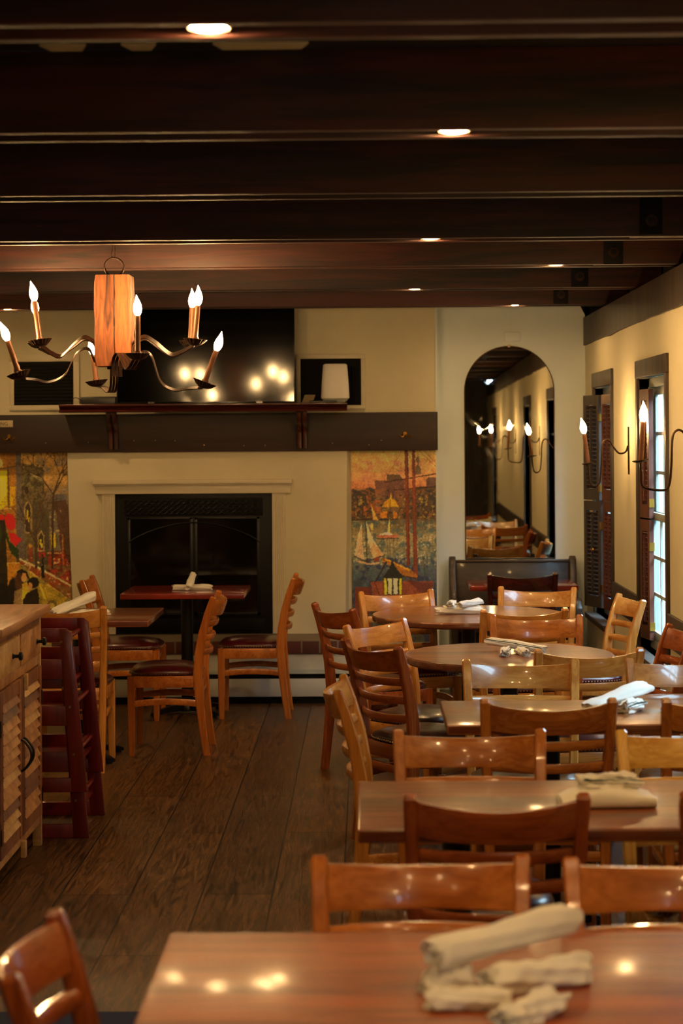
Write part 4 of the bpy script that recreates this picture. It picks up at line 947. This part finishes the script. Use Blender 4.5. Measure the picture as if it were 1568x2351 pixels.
# ------------------------------------------------------------------ napkin rolls
def napkin(a, b, r, label, z=.76, zb=None, stripes=False, flat=.8, seed=0, taper=1.0, crumple=.1, group=None):
    a, b = Vector((a[0], a[1], 0)), Vector((b[0], b[1], 0)); L = (b - a).length; ang = math.atan2(b.y - a.y, b.x - a.x)
    zb = z if zb is None else zb
    bm = B(); rs = random.Random(seed); n, m = (80 if stripes else 28), 26; ph = [rs.uniform(0, 6.28) for _ in range(8)]; rows = []
    bmv = []
    la = bm.verts.layers.float.new('stripe')
    for i in range(m + 1):
        u = i / m; x = -L / 2 + L * u; e = min(u, 1 - u)
        R = r * (1 + (taper - 1) * u) * (1 - .12 * math.exp(-e * 30)) * (1 + .05 * math.sin(u * 9 + ph[0]))
        row = []
        for k in range(n):
            t_ = 2 * PI * k / n
            q = R * (1 + crumple * math.sin(3 * t_ + ph[1] + u * 4) * .5 + crumple * .6 * math.sin(7 * t_ + ph[2] - u * 6) + crumple * .8 * math.exp(-e * 12) * math.sin(5 * t_ + ph[3]) + crumple * .35 * math.sin(23 * u + 4 * t_ + ph[4]))
            yy, zz = q * math.cos(t_), q * math.sin(t_) * flat
            zz = max(zz, -R * flat * .8)
            v = bm.verts.new((x + (.012 * math.sin(2 * t_ + ph[5]) if i in (0, m) else 0), yy, zz + R * flat * .8)); row.append(v)
            s_ = 0.0
            if stripes:
                dd = (t_ - 2.55 - .15 * u)
                s_ = 1.0 if (abs(dd) < .12) else (.9 if abs(abs(dd) - .36) < .045 else 0.0)
            v[la] = s_
        rows.append(row)
    for A, C in zip(rows, rows[1:]):
        for k in range(n): bm.faces.new((A[k], A[(k + 1) % n], C[(k + 1) % n], C[k]))
    # rolled ends: inner spiral lips stepping into the roll
    for row, dx in ((rows[0], 1), (rows[-1], -1)):
        prev = row; 
        for st, (f, dd) in enumerate(((.86, .0), (.80, .014), (.62, .012), (.58, -.004), (.40, .002), (.34, .016), (.1, .016))):
            cx_ = sum((v.co for v in row), Vector()) / n; new = []
            for k, v in enumerate(row):
                p = cx_ + (v.co - cx_) * (f + .03 * math.sin(k * .9 + ph[6])); p.x = cx_.x + dx * dd + (.002 * math.sin(k * 1.7)); nv = bm.verts.new(p); nv[la] = 0; new.append(nv)
            for k in range(n): bm.faces.new((prev[k], prev[(k + 1) % n], new[(k + 1) % n], new[k]))
            prev = new
        bm.faces.new(prev)
    o = obj('napkin_roll', bm, MT['cloth'], None, sharp=1.2)
    c = (a + b) / 2; o.location = (c.x, c.y, (z + zb) / 2); o.rotation_euler = (0, -math.atan2(zb - z, L), ang)
    return tag(o, label, 'napkin', group)
def folded(a, b, w, h, label, z=.76, seed=0):
    # flat folded napkin, soft layered edge
    a, b = Vector((a[0], a[1], 0)), Vector((b[0], b[1], 0)); L = (b - a).length; bm = B(); rs = random.Random(seed); nx, ny = 22, 10; ph = [rs.uniform(0, 6) for _ in range(4)]
    secs = []
    for i in range(nx + 1):
        u = i / nx; x = -L / 2 + L * u; e = min(u, 1 - u); hh = h * (.72 + .28 * min(1, e * 7)) * (1 + .1 * math.sin(7 * u + ph[0])); ww = w / 2 * (1 + .08 * math.sin(4 * u + ph[1])); sec = []
        for k in range(20):
            t_ = 2 * PI * k / 20; c_, s_ = math.cos(t_), math.sin(t_)
            yy = ww * (abs(c_) ** .6) * (1 if c_ > 0 else -1); zz = hh / 2 + hh / 2 * (abs(s_) ** .6) * (1 if s_ > 0 else -1)
            zz += .003 * math.sin(9 * u + 3 * t_ + ph[2]) if s_ > 0 else 0
            sec.append((x, yy, zz))
        secs.append(sec)
    loft(bm, secs); o = obj('napkin_roll', bm, MT['cloth'], None, sharp=1.2); c = (a + b) / 2
    o.location = (c.x, c.y, z); o.rotation_euler = (0, 0, math.atan2(b.y - a.y, b.x - a.x)); return tag(o, label, 'napkin')
T = .7605
napkin((.105, 3.10), (.355, 3.32), .031, 'long white napkin roll lying diagonally on top at the nearest table', .806, .812, seed=1, flat=.85)
napkin((.20, 3.11), (.365, 3.19), .031, 'crumpled napkin roll at the right of the nearest bundle', T, seed=2, crumple=.2)
napkin((.098, 3.03), (.225, 3.04), .022, 'thin napkin roll along the near side of the nearest bundle', T, seed=3, crumple=.16)
napkin((.205, 2.91), (.30, 3.03), .025, 'short napkin roll pointing at the camera in the nearest bundle', T, seed=4, crumple=.24)
napkin((.095, 3.11), (.165, 3.135), .029, 'stubby napkin roll at the left of the nearest bundle', T, seed=5, crumple=.18)
folded((.475, 4.675), (.71, 4.70), .10, .042, 'flat white folded napkin under the crumpled one on the second table', T, 6)
napkin((.53, 4.70), (.675, 4.72), .025, 'crumpled white napkin roll on top of the folded one on the second table', T + .038, seed=7, crumple=.3, stripes=True)
napkin((.735, 6.27), (.955, 6.47), .034, 'wide white napkin roll tilted diagonally on the third table', T, .80, seed=8, flat=.6, taper=1.25)
napkin((.85, 6.235), (.915, 6.34), .028, 'small crumpled striped napkin on the third table', T, seed=9, crumple=.22, stripes=True)
napkin((.525, 8.15), (.755, 7.99), .024, 'long white napkin roll with green stripes on the nearer round table', T + .022, T, stripes=True, seed=10, crumple=.05)
napkin((.575, 7.87), (.595, 8.02), .021, 'left small napkin end on the nearer round table', T, seed=11, crumple=.2, stripes=True)
napkin((.668, 7.88), (.645, 8.0), .021, 'right small napkin end on the nearer round table', T, seed=12, crumple=.16)
napkin((.362, 9.78), (.60, 9.80), .024, 'bottom napkin roll of the pile on the farther round table', T, seed=13)
napkin((.41, 9.87), (.60, 9.885), .026, 'white napkin roll behind the others on the farther round table', T, seed=14)
napkin((.48, 9.72), (.60, 9.93), .021, 'white napkin roll on top of the pile on the farther round table', T + .04, seed=15, crumple=.12)
napkin((.43, 9.75), (.455, 9.87), .020, 'short napkin roll resting left on top of the farther round table pile', T + .04, seed=16, crumple=.15)
napkin((.84, 11.83), (1.06, 11.85), .018, 'thin white napkin roll on the small red pew table', T, seed=17)
napkin((-1.18, 11.42), (-.955, 11.45), .024, 'white napkin roll lying crosswise on the reddish fireplace table', T, seed=18)
napkin((-1.075, 11.30), (-1.065, 11.50), .024, 'white napkin roll raised at one end on the reddish fireplace table', T + .01, T + .085, seed=19, taper=.8)
napkin((-1.63, 9.70), (-1.46, 9.98), .033, 'long white napkin roll leaning diagonally on the square brown table', T, T + .07, seed=20)
napkin((-1.525, 9.66), (-1.49, 9.86), .022, 'white napkin roll pointing to the camera on the square brown table', T, seed=21)
napkin((-1.475, 9.80), (-1.36, 9.83), .022, 'white napkin roll lying to the right on the square brown table', T, seed=22)

# ------------------------------------------------------------------ stacked high chairs
def high_chair(x, y, z, label):
    t = thing('high_chair', label, 'high chair', (x, y, z))
    for s in (-1, 1):
        yc = s * .24; bm = B(); y0, y1 = yc - .010, yc + .010
        def o_(zz): return .25 - .065 * zz / .69
        for q in (-1, 1):
            prism(bm, [(q * o_(0), 0), (q * (o_(0) - .065), 0), (q * (o_(.69) - .048), .66), (q * (o_(.69) - .048), .69), (q * (o_(.69) - .02), .69), (q * o_(.66), .672)], y0, y1)
        for za, zb in ((0, .06), (.28, .364), (.476, .560), (.632, .69)):
            w = o_((za + zb) / 2) - .04; bx(bm, -w, w, y0 + .001, y1 - .001, za, zb)
        obj('side_frame', bm, MT['highchair'], t, .003)
    bm = B(); bx(bm, -.12, .13, -.229, .229, .30, .315); obj('seat', bm, MT['highchair'], t, .003)
    bm = B(); bx(bm, -.145, -.13, -.229, .229, .40, .62); obj('backrest', bm, MT['highchair'], t, .003)
    for px, pz in ((.165, .635), (.20, .36), (.215, .16), (-.2, .2)):
        bm = B(); tube(bm, [(px - .02, -.229, pz), (px - .02, .229, pz)], .011, 12); obj('crossbar', bm, MT['highchair'], t)
        bm = B(); tube(bm, [(px - .02, -.2505, pz), (px - .02, -.2535, pz)], .006, 10); obj('screw', bm, MT['nail'], t)
    bm = B(); bx(bm, .17, .2, -.229, .229, .10, .115); obj('footrest', bm, MT['highchair'], t, .003)
    return t
high_chair(-1.432, 8.15, 0.0, 'lower of two stacked dark red wooden high chairs behind the cabinet')
high_chair(-1.435, 8.127, .198, 'upper of two stacked dark red wooden high chairs behind the cabinet')

# ------------------------------------------------------------------ cabinet
t = thing('sideboard_cabinet', 'rustic reclaimed wood cabinet with two drawers and louvered doors', 'cabinet', (-1.36, 7.31, 0))
# local x=0 is the front face (towards +X), y along the wall, range -0.48..0.48
cm = [MT['cab_a'], MT['cab_b'], MT['cab_c'], MT['cab_d'], MT['blackmat']]
bm = B(); prism(bm, [(-.46, -.52), (.035, -.52), (.038, -.2), (.032, .1), (.035, .51), (-.46, .51)], .962, .998, 'xy'); obj('worktop', bm, MT['cab_y'], t, .006)
bm = B()
for y in (-.475, .445):
    bx(bm, -.035, 0, y, y + .035, 0, .961, 1); bx(bm, -.435, -.40, y, y + .035, 0, .961, 1)
bx(bm, -.02, -.004, -.44, .445, .925, .961, 2); bx(bm, -.02, -.004, -.44, .445, .755, .795, 0); bx(bm, -.02, -.002, -.44, .445, .095, .13, 0)
bx(bm, -.02, -.002, -.012, .012, .795, .925, 1)
for y in (-.470, .455): bx(bm, -.40, -.035, y, y + .015, .09, .96, 0)
bx(bm, -.43, -.42, -.44, .445, .09, .96, 0); bx(bm, -.42, -.02, -.44, .445, .095, .11, 4)
obj('body', bm, cm, t, .002)
for y0, y1 in ((-.436, -.014), (.014, .441)):
    bm = B(); bx(bm, -.35, .004, y0, y1, .799, .921); dr = obj('drawer', bm, MT['cab_a'] if y0 > 0 else MT['cab_b'], t, .003)
    yk = (y0 + y1) / 2 + (.13 if y0 > 0 else .06)
    bm = B(); tube(bm, [(.004, yk, .858), (.012, yk, .858), (.026, yk, .858), (.030, yk, .858), (.040, yk, .858), (.043, yk, .858)], [.012, .007, .007, .017, .016, .009], 16); obj('knob', bm, MT['black'], dr)
def louver_door(y0, y1, hinge_side):
    bm = B(); z0, z1 = .135, .750; st = .052
    bx(bm, -.018, .008, y0, y0 + st, z0, z1, 3); bx(bm, -.018, .008, y1 - st, y1, z0, z1, 2); bx(bm, -.018, .006, y0 + st, y1 - st, z0, z0 + .05, 2); bx(bm, -.018, .006, y0 + st, y1 - st, z1 - .05, z1, 2)
    bx(bm, -.018, -.015, y0 + st, y1 - st, z0 + .05, z1 - .05, 4)  # black sheet behind the slats paints shade into the gaps
    k = z0 + .075; rs = random.Random(int((y0 + 2) * 100))
    while k < z1 - .055:
        obx(bm, (-.001, (y0 + y1) / 2, k), (0, (y1 - y0) / 2 - st + .003, 0), (.010, 0, -.021), (.003, 0, .0014), rs.choice([0, 0, 1, 1, 2, 3, 0])); k += .040
    d = obj('louvered_door', bm, cm, t)
    hy = y1 - .003 if hinge_side > 0 else y0 + .003
    for z in (.22, .62):
        bm = B(); bx(bm, .0085, .0115, hy - .008, hy + .008, z - .03, z + .03); obj('hinge', bm, MT['black'], d)
    yc = y0 + .022 if hinge_side > 0 else y1 - .022
    bm = B(); tube(bm, spline([(.008, yc, .395), (.020, yc, .400), (.042, yc, .43), (.048, yc, .455), (.042, yc, .48), (.020, yc, .51), (.008, yc, .515)], 4), .005, 8, up=Vector((0, 1, 0))); obj('handle', bm, MT['black'], d)
    return d
louver_door(-.437, -.003, -1); d = louver_door(.003, .441, 1)
bm = B(); bx(bm, .0085, .022, .035, .06, .70, .765); obj('latch', bm, MT['cab_b'], t, .002)
bm = B(); bx(bm, -.002, .018, .0, .03, .05, .115); obj('latch', bm, MT['cab_b'], t, .002)

# rug
bm = B(); bx(bm, -2.6, -.30, 1.9, 5.48, .0005, .009); tag(obj('floor_rug', bm, MT['rug'], None, .003), 'dark navy rug edge on the floor at the bottom left', 'rug')
print('objects', len(bpy.data.objects))
